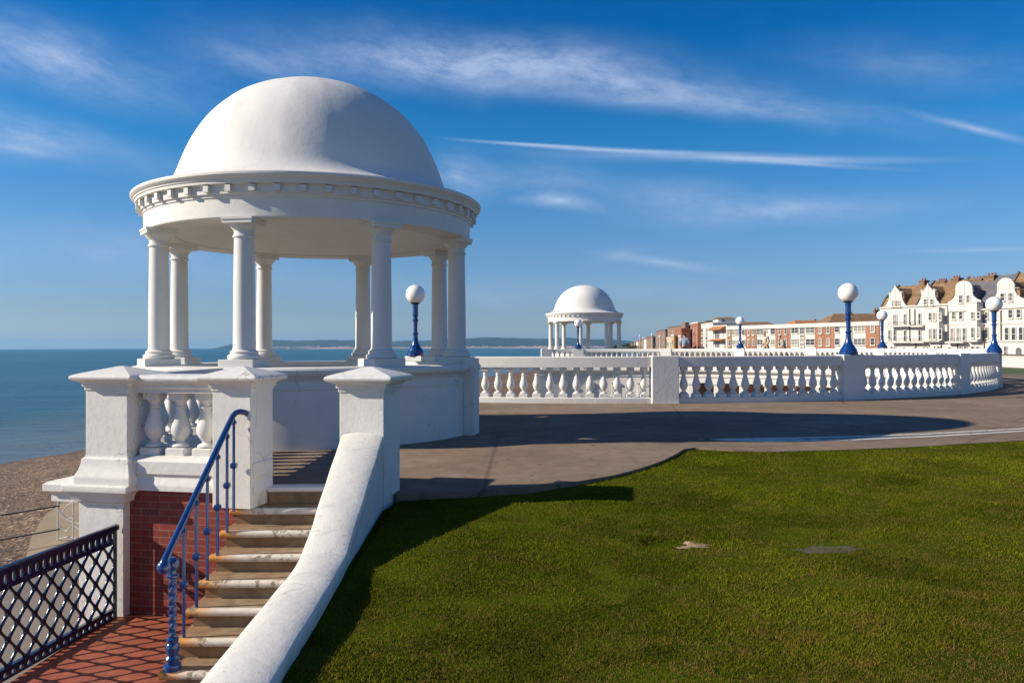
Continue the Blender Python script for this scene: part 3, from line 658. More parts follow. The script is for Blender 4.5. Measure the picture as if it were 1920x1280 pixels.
# ------------------------------------------------------------------ stairs
st = thing('staircase', 'worn stone steps with white painted, rust-stained nosings', 'stairs', (0, 0, 0))
X0, X1 = -2.93, -1.42
m = MB(); m.box(-2.62, X1, 8.61, 8.95, -.168, -.045)
o = m.build('curb_riser', STEP, st, 0)
m = MB(); m.stack([(0, -.045), (.012, -.035), (.014, -.01), (0, .004)], -2.62, X1, 8.60, 8.80, .01); m.build('curb_top', W_NEAR, st, 30)
for n in range(1, 9):
    D = 8.35-.28*(n-1); z = -.17*n
    bot = z-.17
    m = MB(); m.box(X0+.03, X1, D+.045, D+.40, bot-.05, z-.06); m.build('riser', STEP, st, 0)
    m = MB(); m.box(X0, X1, D+.035, D+.38, z-.058, z-.002); tr = m.build('tread', STEP, st, 0)
    m = MB(); m.tube([(0, .015, -.034), (X1-X0, .015, -.034)], .001); m = MB()
    rr = []
    for x, k in ((-.022, .6), (-.012, 1), (X1-X0, 1)):
        ring = [(x, .04, -.034-.036*k), (x, .04, .0-.034+.034*k)]
        for a in range(90, 271, 20): ring.append((x, .012+.034*math.cos(R(a))*k*.8, -.034+.034*math.sin(R(a))*k))
        rr.append(ring)
    m.rings(rr); no = m.build('nosing', NOSE, tr, 50); no.location = (X0, D, z)
m = MB(); m.box(X0+.04, X1, 5.2, 8.6, PROM, -1.5); m.build('stair_base', STEP, st, 0)
# landing of red tiles
sheet('landing', [(-4.42, 2.5), (-1.3, 2.5), (-1.3, 8.66), (-4.30, 8.66)], -1.37, REDTILE, skirt=PROM)

# hand rail
hr = thing('handrail', 'blue iron handrail with knobbed uprights and a twisted newel up the steps', 'handrail', (0, 0, 0))
m = MB(); rl = [(-2.755, 8.36, .80), (-2.765, 8.28, .835), (-2.81, 8.265, .845), (-2.85, 8.26, .835), (-2.872, 8.22, .80)]
for t in np.linspace(0, 1, 8)[1:]: rl.append((-2.872, 8.22-1.54*t, .80-1.01*t))
rl += [(-2.872, 6.63, -.245), (-2.872, 6.60, -.275), (-2.872, 6.59, -.30)]
m.tube(rl, [.030]*(len(rl)-3)+[.033, .04, .028], 14)
m.lathe([(.005, -.06), (.035, -.05), (.052, -.02), (.056, 0), (.05, .03), (.03, .05), (.005, .055)], 16, (-2.872, 6.60, -.30)); m.build('rail', BLUE, hr, 50)
def rail_z(y): return .80-1.01*(8.22-y)/1.54
for k in range(6):
    y = [8.255, 8.06, 7.80, 7.54, 7.28, 7.0][k]; zb = -.17*(k+1); zt = min(.82, rail_z(y))-.015
    m = MB(); m.tube([(-2.872, y, zb-.01), (-2.872, y, zt)], .0155, 8)
    zk = zb+.46
    for zz, s in ((zk, 1.0), (zt-.07, .8)):
        m.stack([(-.012*s, zz-.035*s), (.004*s, zz-.022*s), (.008*s, zz), (.004*s, zz+.022*s), (-.012*s, zz+.035*s)], -2.872-.024*s, -2.872+.024*s, y-.024*s, y+.024*s, .006)
    m.build('upright', BLUE, hr, 40)
m = MB(); rr = []; nx, ny = -2.855, 6.73; zb = -1.19
for i in range(91):
    q = i/90; z = zb+.27+.50*q; ring = []
    for k in range(16):
        a = 2*math.pi*k/16; r = .029+.0065*math.cos(3*(a-q*14)); ring.append((nx+r*math.cos(a), ny+r*math.sin(a), z))
    rr.append(ring)
m.rings(rr)
m.lathe([(.07, 0), (.075, .02), (.07, .045), (.05, .055), (.055, .08), (.06, .10), (.045, .12), (.05, .15), (.06, .18), (.055, .21), (.04, .225), (.05, .24), (.05, .26), (.03, .275)], 20, (nx, ny, zb))
m.lathe([(.03, .76), (.05, .775), (.05, .79), (.032, .80), (.03, .83), (.045, .845), (.055, .87), (.055, .90), (.04, .925), (.02, .94)], 20, (nx, ny, zb)); m.build('newel_post', BLUE, hr, 40)

# ------------------------------------------------------------------ cast-iron lattice fence on the landing
FA = Vector((-4.245, 8.56, -1.37)); FD = Vector((-.10, -1, 0)).normalized(); FL = 4.0
ff = thing('lattice_fence', 'navy blue cast-iron lattice fence with a drilled top band on the landing', 'fence', FA)
fn = Vector((FD.y, -FD.x, 0))
def F(u, z, d=0): v = FD*u+fn*d; return (v.x, v.y, z)
m = MB(); m.sweep([F(-.02, .965), F(FL, .965)], [(-.034, -.03), (.034, -.03), (.036, 0), (.026, .022), (0, .03), (-.026, .022), (-.036, 0)]); m.build('top_rail', NAVY, ff, 40)
m = MB(); m.sweep([F(0, .09), F(FL, .09)], [(-.02, -.02), (.02, -.02), (.02, .02), (-.02, .02)]); m.sweep([F(0, .80), F(FL, .80)], [(-.013, -.012), (.013, -.012), (.013, .012), (-.013, .012)])
def ovalband(m, z0, z1, pitch, ow, oh, th):
    n = int(FL/pitch)
    for i in range(n):
        uc = (i+.5)*pitch; zc = (z0+z1)/2; O = []; I = []
        for k in range(16):
            a = 2*math.pi*k/16; c, s = math.cos(a), math.sin(a); q = 1/max(abs(c), abs(s))
            O.append((uc+c*q*pitch/2, zc+s*q*(z1-z0)/2)); I.append((uc+c*ow/2, zc+s*oh/2))
        vs = []
        for d in (-th, th): vs += [F(u, z, d) for u, z in O]+[F(u, z, d) for u, z in I]
        fs = []
        for k in range(16):
            j = (k+1) % 16
            fs += [(k, j, 16+j, 16+k), (32+j, 32+k, 48+k, 48+j), (16+k, 16+j, 48+j, 48+k)]
        m.add(vs, fs)
ovalband(m, .81, .945, .098, .046, .098, .011); ovalband(m, .0, .085, .098, .05, .05, .011)
m.build('drilled_bands', NAVY, ff, 40)
m = MB(); px_, pz_ = .225, .235; z0, z1 = .10, .80
nu = int(FL/px_)+2
def bar(m, a, b, w, t):
    a, b = Vector(a), Vector(b); dirv = (b-a).normalized(); s = dirv.cross(fn).normalized()
    rings = []
    for p, k in ((a, 2.3), (a.lerp(b, .12), 1.7), (a.lerp(b, .25), 1.05), (a.lerp(b, .5), .9), (a.lerp(b, .75), 1.05), (a.lerp(b, .88), 1.7), (b, 2.3)):
        rings.append([tuple(p+s*w*k*x+fn*t*y) for x, y in ((-1, -.5), (-.6, -1), (.6, -1), (1, -.5), (1, .5), (.6, 1), (-.6, 1), (-1, .5))])
    m.rings(rings)
rows_z = [z0+pz_*.5*k for k in range(7)]
for k in range(6):
    for i in range(-1, nu*2):
        if (i+k) % 2: continue
        u = i*px_/2
        for du in (-px_/2, px_/2):
            if u < -.01 or u+du < -.01 or u > FL or u+du > FL: continue
            bar(m, F(u, rows_z[k]), F(u+du, rows_z[k+1]), .0115, .014)
m.build('lattice', NAVY, ff, 40)
m = MB(); m.M = None
for u in (0.0, FL): v = F(u, 0); m.stack([(0, 0), (0, .96)], v[0]-.016, v[0]+.016, v[1]-.016, v[1]+.016, .004)
m.build('post', NAVY, ff, 40)

# white scroll railing on the edge of the lower promenade
sr = thing('scroll_railing', 'small white scrollwork railing at the edge of the tan concrete apron', 'railing', (0, 0, 0))
def scr(pts, r, name='scroll'): m = MB(); m.tube(pts, r, 8); return m.build(name, W_FAR, sr, 50)
bx, by, bz = -11.35, 20.0, PROM
e = Vector((1, -.15, 0)).normalized()
def S(u, z): return (bx+e.x*u, by+e.y*u, bz+z)
for u in (0.0, .42, .9): scr([S(u, 0), S(u, 1.0)], .02, 'post')
scr([S(-.0, .95)]+[S(.42-.42*math.cos(R(a)), .95-.45*math.sin(R(a))) for a in range(15, 90, 12)]+[S(.9, .35)], .018)
scr([S(.0, .45)]+[S(.40*t, .45-.2*math.sin(t*3)) for t in (.3, .6, 1.0)]+[S(.9, .15)], .018)
scr([S(.42, .98), S(.25, .9), S(.12, .7), S(.25, .55), S(.42, .6)], .016)
scr([S(.0, .05), S(.3, .12), S(.6, .05), S(.9, .0)], .018)
for dz in (1.0, .12):
    pass
lr = thing('wire_railing', 'thin grey wire railing crossing the shingle left of the piers', 'railing', (0, 0, 0))
for z in (-2.42, -3.0):
    m = MB(); m.tube([(-11.3, 20.0, z), (-13.2, 17.4, z-.02), (-16.5, 14.5, z), (-22, 10, z)], .018, 6); m.build('wire', IRON, lr, 50)
for x, y in ((-16.5, 14.5), (-22, 10)):
    m = MB(); m.tube([(x, y, -3.9), (x, y, -2.38)], .03, 8); m.build('post', IRON, lr, 50)

# ------------------------------------------------------------------ buildings beyond the court
class Facade:
    """a wall plane from (x0,y0) on the left to (x1,y1) on the right; d counts outwards"""
    def __init__(s, x0, y0, x1, y1):
        s.o = Vector((x0, y0)); s.e = Vector((x1-x0, y1-y0)).normalized(); s.n = Vector((s.e.y, -s.e.x)); s.len = (Vector((x1, y1))-s.o).length
        if s.n.dot(Vector((-x0, -y0))) < 0: s.n = -s.n
    def pt(s, u, z, d=0): p = s.o+s.e*u+s.n*d; return (p.x, p.y, z)
    def uz(s, px, py, d=0):
        k = (px-960)/1500; o = s.o+s.n*d
        u = (k*o.y-o.x)/(s.e.x-k*s.e.y); Y = o.y+s.e.y*u
        return u, EYE-(py-yh(px))*Y/1500
    def box(s, m, u0, u1, d0, d1, z0, z1):
        vs = [s.pt(u, z, d) for z in (z0, z1) for u, d in ((u0, d0), (u1, d0), (u1, d1), (u0, d1))]
        m.add(vs, [(3, 2, 1, 0), (4, 5, 6, 7), (0, 1, 5, 4), (1, 2, 6, 5), (2, 3, 7, 6), (3, 0, 4, 7)])
    def poly(s, m, uz, d0, d1): m.prism(uz, lambda u, v, d: s.pt(u, v, d), d0, d1)
def zr(off, sc, r): return (off[0]+r[0]/sc, off[1]+r[1]/sc, off[0]+r[2]/sc, off[1]+r[3]/sc)
WGLASS = [simple('pane_dark', (.05, .05, .055), .1, .3, .8), simple('pane_curtain', (.24, .225, .20), .4, .2, .8), simple('pane_grey', (.12, .12, .12), .15, .3, .8)]
wr_ = random.Random(11)
def window(fc, parent, r, mat=W_FAR, nx=None, nz=2, d=0.0, name='window'):
    u0, z1 = fc.uz(r[0], r[1], d); u1, _ = fc.uz(r[2], r[1], d); _, z0 = fc.uz((r[0]+r[2])/2, r[3], d); _, z1 = fc.uz((r[0]+r[2])/2, r[1], d)
    return window_uz(fc, parent, u0, u1, z0, z1, mat, nx, nz, d, name)
def window_uz(fc, parent, u0, u1, z0, z1, mat=W_FAR, nx=None, nz=2, d=0.0, name='window'):
    if nx is None: nx = max(1, round((u1-u0)/1.05))
    m = MB(); t = .055
    fc.box(m, u0-t, u0+t, d-.02, d+.14, z0-t, z1+t); fc.box(m, u1-t, u1+t, d-.02, d+.14, z0-t, z1+t)
    fc.box(m, u0+t, u1-t, d-.02, d+.14, z1-t, z1+t); fc.box(m, u0+t, u1-t, d-.02, d+.14, z0-t, z0+t)
    fc.box(m, u0-t-.05, u1+t+.05, d-.02, d+.24, z0-t-.12, z0-t-.002)
    for i in range(1, nx):
        u = u0+(u1-u0)*i/nx; fc.box(m, u-.055, u+.055, d-.02, d+.11, z0+t, z1-t)
    for i in range(1, nz):
        z = z0+(z1-z0)*i/nz; fc.box(m, u0+t, u1-t, d-.02, d+.09, z-.035, z+.035)
    o = m.build(name, mat, parent, 0)
    g = MB(); fc.box(g, u0+t, u1-t, d-.01, d+.04, z0+t, z1-t); g.build('pane', wr_.choice(WGLASS), o, 0)
    return o
def part(name, m, mat, parent, smooth=0): return m.build(name, mat, parent, smooth)

# --- white gabled terrace, four houses
TX0, TY0 = P(1650, 600, 166).xy; TX1, TY1 = P(1940, 600, 136.5).xy
FT = Facade(TX0, TY0, TX1, TY1); O1 = (1640, 500); SC1 = 6.857
def T(x, y): return FT.uz(O1[0]+x/SC1, O1[1]+y/SC1)
def tr_(r): return zr(O1, SC1, r)
houses = [
 dict(x=(72, 522), base=520, ridge=14.0, roof=TILE_ROOF, lab='leftmost white gabled house, with pointed gable and long balconies',
   gable=[(150, 522), (155, 500), (188, 440), (200, 400), (199, 330), (206, 322), (213, 350), (238, 310), (262, 272), (272, 250), (279, 232), (287, 250), (297, 272), (345, 332), (351, 312), (359, 318), (361, 380), (380, 440), (402, 480), (425, 505), (425, 522)],
   win=[(228, 435, 252, 512), (272, 435, 300, 512), (312, 435, 337, 512), (245, 615, 295, 740), (378, 605, 410, 742), (180, 812, 212, 935), (248, 812, 282, 950), (378, 815, 410, 955), (205, 1025, 232, 1088), (248, 1025, 275, 1088)], arch=[(352, 1038, 404, 1095)]),
 dict(x=(522, 958), base=498, ridge=14.3, roof=TILE_ROOF, lab='second white gabled house, with pointed gable, finials and canted bay',
   gable=[(560, 500), (566, 488), (600, 425), (618, 375), (610, 305), (618, 288), (628, 300), (632, 322), (660, 285), (685, 245), (693, 222), (698, 205), (704, 222), (712, 245), (768, 312), (772, 290), (780, 280), (790, 292), (790, 370), (810, 425), (835, 460), (852, 480), (856, 500)],
   win=[(638, 415, 680, 490), (722, 415, 762, 490), (567, 600, 600, 742), (567, 815, 600, 955), (625, 1022, 645, 1090), (668, 1022, 698, 1090), (762, 1022, 786, 1090), (808, 1022, 836, 1090)], arch=[(488, 1038, 545, 1095)]),
 dict(x=(958, 1598), base=560, ridge=14.5, roof=SLATE, lab='third white gabled house, with a broad round-topped gable and slate roof',
   gable=[(962, 562), (955, 470), (962, 452), (1000, 432), (1035, 390), (1053, 345), (1055, 260), (1062, 235), (1080, 210), (1110, 190), (1163, 180), (1215, 190), (1245, 210), (1262, 235), (1272, 262), (1272, 340), (1290, 380), (1330, 415), (1378, 430), (1382, 455), (1345, 468), (1345, 562)],
   win=[(1090, 367, 1138, 465), (1188, 367, 1228, 460), (998, 580, 1045, 675), (1090, 577, 1138, 675), (1422, 580, 1465, 665), (980, 790, 1022, 950), (1058, 790, 1100, 950), (1135, 788, 1180, 950), (1422, 780, 1465, 918), (1090, 1022, 1128, 1090), (1150, 1022, 1192, 1090), (1242, 1022, 1286, 1090), (1308, 1022, 1350, 1090)], arch=[(932, 1036, 995, 1098)]),
 dict(x=(1598, 2060), base=520, ridge=14.6, roof=TILE_ROOF, lab='rightmost white gabled house, with a round-topped gable beside the tall chimney',
   gable=[(1535, 522), (1532, 440), (1560, 400), (1588, 340), (1590, 225), (1605, 195), (1632, 165), (1668, 148), (1705, 143), (1745, 150), (1782, 172), (1805, 205), (1815, 235), (1815, 300), (1845, 360), (1900, 398), (1960, 410), (1965, 430), (1935, 445), (1935, 522)],
   win=[(1625, 342, 1678, 440), (1725, 337, 1780, 440), (1725, 552, 1780, 660), (1830, 547, 1885, 655), (1678, 782, 1728, 945), (1765, 780, 1818, 945), (1858, 778, 1910, 945), (1665, 1022, 1708, 1160)], arch=[(1815, 1036, 1886, 1170)])]
for hi, h in enumerate(houses):
    u0, ze = T(h['x'][0], h['base']); u1, _ = T(h['x'][1], h['base'])
    H = thing('gabled_house', h['lab'], 'house', FT.pt((u0+u1)/2, 0), 0, 'white gabled terrace houses'); off = H.location.copy()
    before = set(bpy.data.objects)
    m = MB(); FT.box(m, u0+.02, u1-.02, -9, 0, -1, ze); part('wall', m, W_FAR, H)
    for zz, dd in ((T(300, 965)[1], .22), (T(300, 760)[1]-.05, .12), (ze-.12, .28)):
        m = MB(); FT.box(m, u0+.03, u1-.03, .002, dd, zz-.16, zz+.06); part('cornice', m, W_FAR, H)
    # roof: front slope from the eave to the ridge, and the back
    zr_ = h['ridge']; m = MB()
    a = [FT.pt(u0+.1, ze, -.25), FT.pt(u1-.1, ze, -.25), FT.pt(u1-.1, ze+1.8, -1.6), FT.pt(u0+.1, ze+1.8, -1.6), FT.pt(u0+.1, zr_, -5.5), FT.pt(u1-.1, zr_, -5.5), FT.pt(u1-.1, ze, -9), FT.pt(u0+.1, ze, -9)]
    m.add(a, [(0, 1, 2, 3), (3, 2, 5, 4), (4, 5, 6, 7), (0, 3, 4, 7), (1, 6, 5, 2)]); part('roof', m, h['roof'], H)
    # party wall with dark coping
    m = MB()
    for uu in (u0,):
        for (za, da), (zb, db) in (((ze, -.1), (ze+1.95, -1.6)), ((ze+1.95, -1.6), (zr_+.25, -5.5)), ((zr_+.25, -5.5), (ze+.2, -9))):
            vs = [FT.pt(uu+s, z, d) for s in (-.2, .2) for z, d in ((za-.3, da), (zb-.3, db), (zb+.12, db), (za+.12, da))]
            m.add(vs, [(0, 1, 2, 3), (7, 6, 5, 4), (3, 2, 6, 7), (0, 3, 7, 4), (1, 5, 6, 2), (0, 4, 5, 1)])
    part('party_coping', m, STONE_D, H)
    g = [T(*q) for q in h['gable']]; m = MB(); FT.poly(m, g, -.12, .24); gb = part('gable', m, W_FAR, H)
    m = MB()
    ins = [(p[0]*.0+p[0], p[1]) for p in g]
    cu = sum(p[0] for p in g)/len(g); gt = max(p[1] for p in g)
    core = [(cu-1.7, ze-.1), (cu+1.7, ze-.1), (cu+1.7, ze+(gt-ze)*.55), (cu, gt-.7), (cu-1.7, ze+(gt-ze)*.55)]
    FT.poly(m, core, -4.2, -.13); part('dormer', m, h['roof'], H)
    m = MB(); FT.box(m, cu-.05, cu+.05, .242, .29, ze+.2, gt-.4)
    for q in (.35, .62): FT.box(m, cu-1.9, cu+1.9, .242, .28, ze+(gt-ze)*q, ze+(gt-ze)*q+.08)
    part('moulding', m, simple('grey_moulding', (.45, .43, .40), .7), H)
    for r in h['win']:
        r = tr_(r); top_ = (r[1]+r[3])/2 < O1[1]+h['base']/SC1
        window(FT, H, r, nx=1, d=.24 if top_ else 0.0)
    for r in h['arch']:
        ua, zt = T(r[0], r[1]); ub, zb = T(r[2], r[3]); c = (ua+ub)/2; rr = (ub-ua)/2
        pl = [(ua, zb), (ub, zb)]+[(c+rr*math.cos(R(t)), zt-rr+rr*math.sin(R(t))) for t in range(0, 181, 20)]
        m = MB(); FT.poly(m, pl, -.01, .06); part('doorway', m, WGLASS[2], H)
    for o in set(bpy.data.objects)-before:
        if o.parent == H: o.location = o.location-off
H1, H2, H3, H4 = [o for o in bpy.data.objects if o.name.startswith('gabled_house')]
def shift(o): o.location = o.location-o.parent.location
# canted bays
def bay(H, xs_, y0, y1, wins, proj=1.1):
    m = MB(); u0, _ = T(xs_[0], y0); u1, _ = T(xs_[3], y0); ua, _ = T(xs_[1], y0); ub, _ = T(xs_[2], y0)
    _, zt = T(xs_[1], y0); _, zb = T(xs_[1], y1)
    base = [(u0, 0.0), (ua, proj), (ub, proj), (u1, 0.0)]
    vs = [FT.pt(u, z, d) for z in (zb, zt) for u, d in base]
    m.add(vs, [(3, 2, 1, 0), (4, 5, 6, 7), (0, 1, 5, 4), (1, 2, 6, 5), (2, 3, 7, 6), (3, 0, 4, 7)])
    o = part('bay', m, W_FAR, H); shift(o)
    m = MB(); FT.box(m, ua-.1, ub+.1, proj*.4, proj+.12, zt-.02, zt+.16); b = part('bay_top', m, W_FAR, o)
    m = MB()
    for r in wins: w_ = window(FT, o, tr_(r), nx=1, d=proj)
bay(H2, (690, 705, 880, 905), 540, 965, [(700, 592, 735, 688), (757, 592, 792, 688), (830, 592, 865, 688), (700, 797, 735, 935), (757, 797, 792, 935), (830, 795, 868, 935)])
bay(H3, (1215, 1240, 1370, 1398), 470, 965, [(1245, 582, 1285, 668), (1322, 580, 1362, 668), (1245, 782, 1285, 918), (1322, 780, 1362, 918)])
# balconies
def balcony(H, xa, xb, ys, yt):
    ua, zs = T(xa, ys); ub, _ = T(xb, ys); _, zt = T(xa, yt)
    m = MB(); FT.box(m, ua, ub, .23, 1.3, zs-.28, zs); b = part('balcony', m, W_FAR, H); shift(b)
    m = MB(); FT.box(m, ua, ub, 1.22, 1.28, zt-.05, zt)
    k = int((ub-ua)/.28)
    for i in range(k+1):
        u = ua+(ub-ua)*i/k; FT.box(m, u-.02, u+.02, 1.23, 1.27, zs, zt-.05)
    part('balcony_railing', m, IRON, b)
balcony(H1, 235, 520, 758, 712); balcony(H2, 524, 680, 758, 712); balcony(H1, 235, 520, 962, 918); balcony(H2, 524, 690, 962, 918); balcony(H3, 962, 1200, 962, 918)
def pipe(H, x, ya, yb):
    u, za = T(x, ya); _, zb = T(x, yb); m = MB(); FT.box(m, u-.06, u+.06, .003, .2, zb, za); shift(part('drainpipe', m, STONE_D, H))
for x, ya, yb in ((456, 540, 740), (456, 770, 955)): pipe(H1, x, ya, yb)
for x, ya, yb in ((517, 540, 750), (526, 985, 1095), (852, 990, 1095), (942, 480, 950)): pipe(H2, x+6, ya, yb)
pipe(H3, 1070, 985, 1095); pipe(H3, 1412, 560, 1090); pipe(H4, 1630, 560, 960)
def chimney(parent, x0, x1, yt, yb, pots, d=-5.5, w=1.3):
    o_ = Facade(TX0, TY0, TX1, TY1)
    ua, zt = FT.uz(O1[0]+x0/SC1, O1[1]+yt/SC1, d); ub, _ = FT.uz(O1[0]+x1/SC1, O1[1]+yt/SC1, d); zb = FT.uz(O1[0]+x0/SC1, O1[1]+yb/SC1, d)[1]-1.5
    m = MB(); FT.box(m, ua, ub, d-w/2, d+w/2, zb, zt-.3); FT.box(m, ua-.12, ub+.12, d-w/2-.12, d+w/2+.12, zt-.3, zt); c = part('chimney', m, CHIM, parent); shift(c)
    for i in range(pots):
        u = ua+(ub-ua)*(i+.5)/pots; p = FT.pt(u, zt, d); m = MB(); m.lathe([(.2, -.02), (.16, .08), (.15, .38), (.18, .42), (.18, .48)], 10, p); part('chimney_pot', m, POT, c, 40)
chimney(H1, 605, 672, 180, 240, 2); chimney(H2, 822, 938, 188, 220, 4); chimney(H2, 1012, 1112, 150, 240, 3); chimney(H3, 1212, 1298, 168, 200, 2); chimney(H3, 1308, 1415, 160, 200, 3, w=1.6); chimney(H4, 1455, 1582, 118, 260, 3, w=2.0)
H1['label'] += ', beside the flats'
# low white garden wall and its lawn at the right
gw = MB(); a, b = P(1870, 680, 58), P(2010, 680, 48); gw.sweep([(a.x, 58, 0), (b.x, 48, 0)], [(-.16, -.2), (.16, -.2), (.16, .68), (.2, .69), (.2, .78), (-.2, .78), (-.2, .69), (-.16, .68)])
tag(gw.build('garden_wall', W_FAR, None, 30), 'low white garden wall behind the strip of grass at the right edge', 'wall')

# --- long three-storey block of flats, brick and white bays
FX0, FY0 = P(1364, 600, 205).xy; FX1, FY1 = P(1650, 600, 167).xy
FF = Facade(FX0, FY0, FX1, FY1); FC = FF.pt(FF.len/2, 0)
fl = thing('block_of_flats', 'long flat-roofed block of flats with orange brick panels and white window bays', 'flats', (0, 0, 0))
ztop = 6.7
m = MB(); FF.box(m, 0, FF.len, -10, 0, -2, ztop-.9); part('wall', m, W_FAR, fl)
m = MB(); FF.box(m, -.15, FF.len+.1, -10.2, .35, ztop-.9, ztop); part('roof_fascia', m, W_FAR, fl)
for a, b in ((1364.5, 1372), (1399, 1419), (1454.5, 1482), (1528.5, 1564.5), (1624, 1649.5)):
    ua, _ = FF.uz(a, 620); ub, _ = FF.uz(b, 620); m = MB(); FF.box(m, ua, ub, .0, .12, -2, ztop-.903); part('brick_panel', m, BRICK_ORG, fl)
F1 = [(20, 272, 46, 358), (83, 272, 110, 358), (445, 258, 477, 346), (528, 257, 560, 343), (1005, 238, 1045, 333), (1112, 237, 1156, 330), (1725, 213, 1778, 313), (20, 414, 45, 498), (85, 414, 110, 498), (445, 407, 477, 508), (528, 405, 558, 500), (1005, 402, 1045, 503), (1112, 402, 1156, 503), (1718, 397, 1778, 493)]
F2 = [(148, 272, 232, 348), (242, 264, 288, 310), (335, 264, 400, 343), (622, 252, 720, 330), (824, 242, 944, 326), (1224, 227, 1288, 315), (1494, 217, 1648, 303), (150, 417, 230, 490), (335, 417, 400, 490), (622, 410, 720, 493), (824, 407, 944, 493), (1224, 402, 1288, 490), (1488, 402, 1648, 493)]
F3 = [(742, 247, 802, 338), (1384, 227, 1467, 325), (742, 355, 802, 390), (1384, 345, 1467, 385), (742, 410, 802, 452), (1384, 402, 1467, 445), (742, 470, 802, 505), (742, 520, 802, 545)]
for r in F1: window(FF, fl, zr((1400, 580), 7.385, r), nx=1, d=.12)
for r in F2: window(FF, fl, zr((1400, 580), 7.385, r), d=0.0)
for r in F3: window(FF, fl, zr((1400, 580), 7.385, r), nx=2, d=0.0)
for r in ((1525, 225, 1550, 285), (1525, 350, 1550, 430), (1795, 205, 1820, 278), (1855, 200, 1880, 273), (1795, 345, 1818, 425), (1855, 345, 1880, 425)): window(FF, fl, zr((1160, 590), 7.385, r), nx=1, d=.12)
for r in ((1575, 218, 1632, 280), (1645, 216, 1690, 285), (1710, 212, 1755, 275), (1575, 352, 1628, 420), (1645, 350, 1690, 420), (1710, 350, 1755, 420)): window(FF, fl, zr((1160, 590), 7.385, r), d=0.0)
# hipped roofs of the houses behind the flats
def roofed(name, label, pxs, D, ye, yr, mat, wall, hip=1.0, depth=9, cat='house', roofname='roof', chim=None, ridge_cut=(.15, .15)):
    a = P(pxs[0], ye, D); b = P(pxs[1], ye, D); ze = a.z; zr2 = P(pxs[0], yr, D+depth/2).z
    H = thing(name, label, cat, ((a.x+b.x)/2, D, 0)); ox = H.location.x
    m = MB(); m.box(a.x-ox, b.x-ox, 0, depth, -1, ze); part('wall', m, wall, H)
    L_ = b.x-a.x; c0, c1 = ridge_cut
    vs = [(a.x-ox-.4, -.4, ze), (b.x-ox+.4, -.4, ze), (b.x-ox+.4, depth+.4, ze), (a.x-ox-.4, depth+.4, ze), (a.x-ox+L_*c0, depth/2, zr2), (b.x-ox-L_*c1, depth/2, zr2)]
    m = MB(); m.add(vs, [(0, 1, 5, 4), (1, 2, 5), (2, 3, 4, 5), (3, 0, 4), (0, 3, 2, 1)]); part(roofname, m, mat, H)
    if chim:
        for cpx, cw, ct in chim:
            p = P(cpx, ct, D+depth/2); m = MB(); m.box(p.x-ox-cw/2, p.x-ox+cw/2, depth/2-.5, depth/2+.5, ze, p.z-.4); m.box(p.x-ox-cw/2-.12, p.x-ox+cw/2+.12, depth/2-.62, depth/2+.62, p.z-.6, p.z-.398); c = part('chimney', m, CHIM, H)
            for q in (-.25, .25): m = MB(); m.lathe([(.17, -.42), (.14, .1), (.17, .2)], 8, (p.x-ox+q*cw, depth/2, p.z)); part('chimney_pot', m, POT, c, 40)
    return H
roofed('house', 'brown hipped roof showing above the left half of the flats, right of the small lamp', (1395, 1462), 222, 613, 603.5, TILE_ROOF, BRICK_ORG, ridge_cut=(.05, .18))
roofed('house', 'low ochre hipped roof just above the middle of the flats', (1494, 1552), 205, 606.5, 600.5, RUST_ROOF, BRICK_ORG, chim=[(1528.5, .5, 599.5)], ridge_cut=(.12, .05))
roofed('house', 'large brown hipped roof with red chimney above the right end of the flats', (1556, 1652), 190, 604.5, 588, TILE_ROOF, BRICK_ORG, chim=[(1596, .5, 586), (1644, 1.2, 578)], ridge_cut=(.22, .0))

# --- the row that runs on to the left: each house its own
def block(name, label, px0, px1, D0, D1, yt, mat, cat='building', wins=None, depth=8, side=None, parapet=None, trim=W_FAR, d_side=None):
    """front from px0 (far) to px1 (near); wins = (columns, rows, first z fraction, last)"""
    a, b = P(px0, yt, D0), P(px1, yt, D1); f = Facade(a.x, a.y, b.x, b.y)
    zt = P((px0+px1)/2, yt, (D0+D1)/2).z
    H = thing(name, label, cat, (0, 0, 0))
    m = MB(); f.box(m, 0, f.len, -depth, 0, -2, zt); part('wall', m, mat, H)
    m = MB(); f.box(m, -.12, f.len+.12, -depth-.12, .12, zt+.002, zt+.35); part('parapet', m, parapet or trim, H)
    if wins:
        nc, rows, cw, ch = wins
        for r in range(rows):
            for c in range(nc):
                uc = f.len*(c+.5)/nc; zc = zt-1.9-r*2.9
                window_uz(f, H, uc-cw/2, uc+cw/2, zc-ch/2, zc+ch/2, trim, nz=2)
    H['_z'] = zt
    return H, f, zt
b1, f1, z1 = block('apartment_house', 'narrow white building with orange tiled porch roofs left of the flats', 1338, 1363.5, 216, 206, 612.5, W_FAR, wins=None)
for r in ((1428, 215, 1448, 265), (1448, 365, 1468, 420), (1448, 435, 1468, 462)): window(f1, b1, zr((1160, 590), 7.385, (r[0]+14, r[1], r[2]+14, r[3])), nx=1)
m = MB()
for x0, x1, yt, yb in ((1336.5, 1362, 611.5, 618), (1337, 1361, 635, 638.5)):
    ua, za = f1.uz(x0, yt); ub, zb = f1.uz(x1, yb); vs = [f1.pt(ua, za, -.1), f1.pt(ub, za, -.1), f1.pt(ub, zb, 1.8), f1.pt(ua, zb, 1.8), f1.pt(ua, zb-.15, -.1), f1.pt(ub, zb-.15, -.1)]
    m = MB(); m.add(vs, [(0, 1, 2, 3), (0, 3, 4), (1, 5, 2), (3, 2, 5, 4)]); part('porch_roof', m, RUST_ROOF, b1)
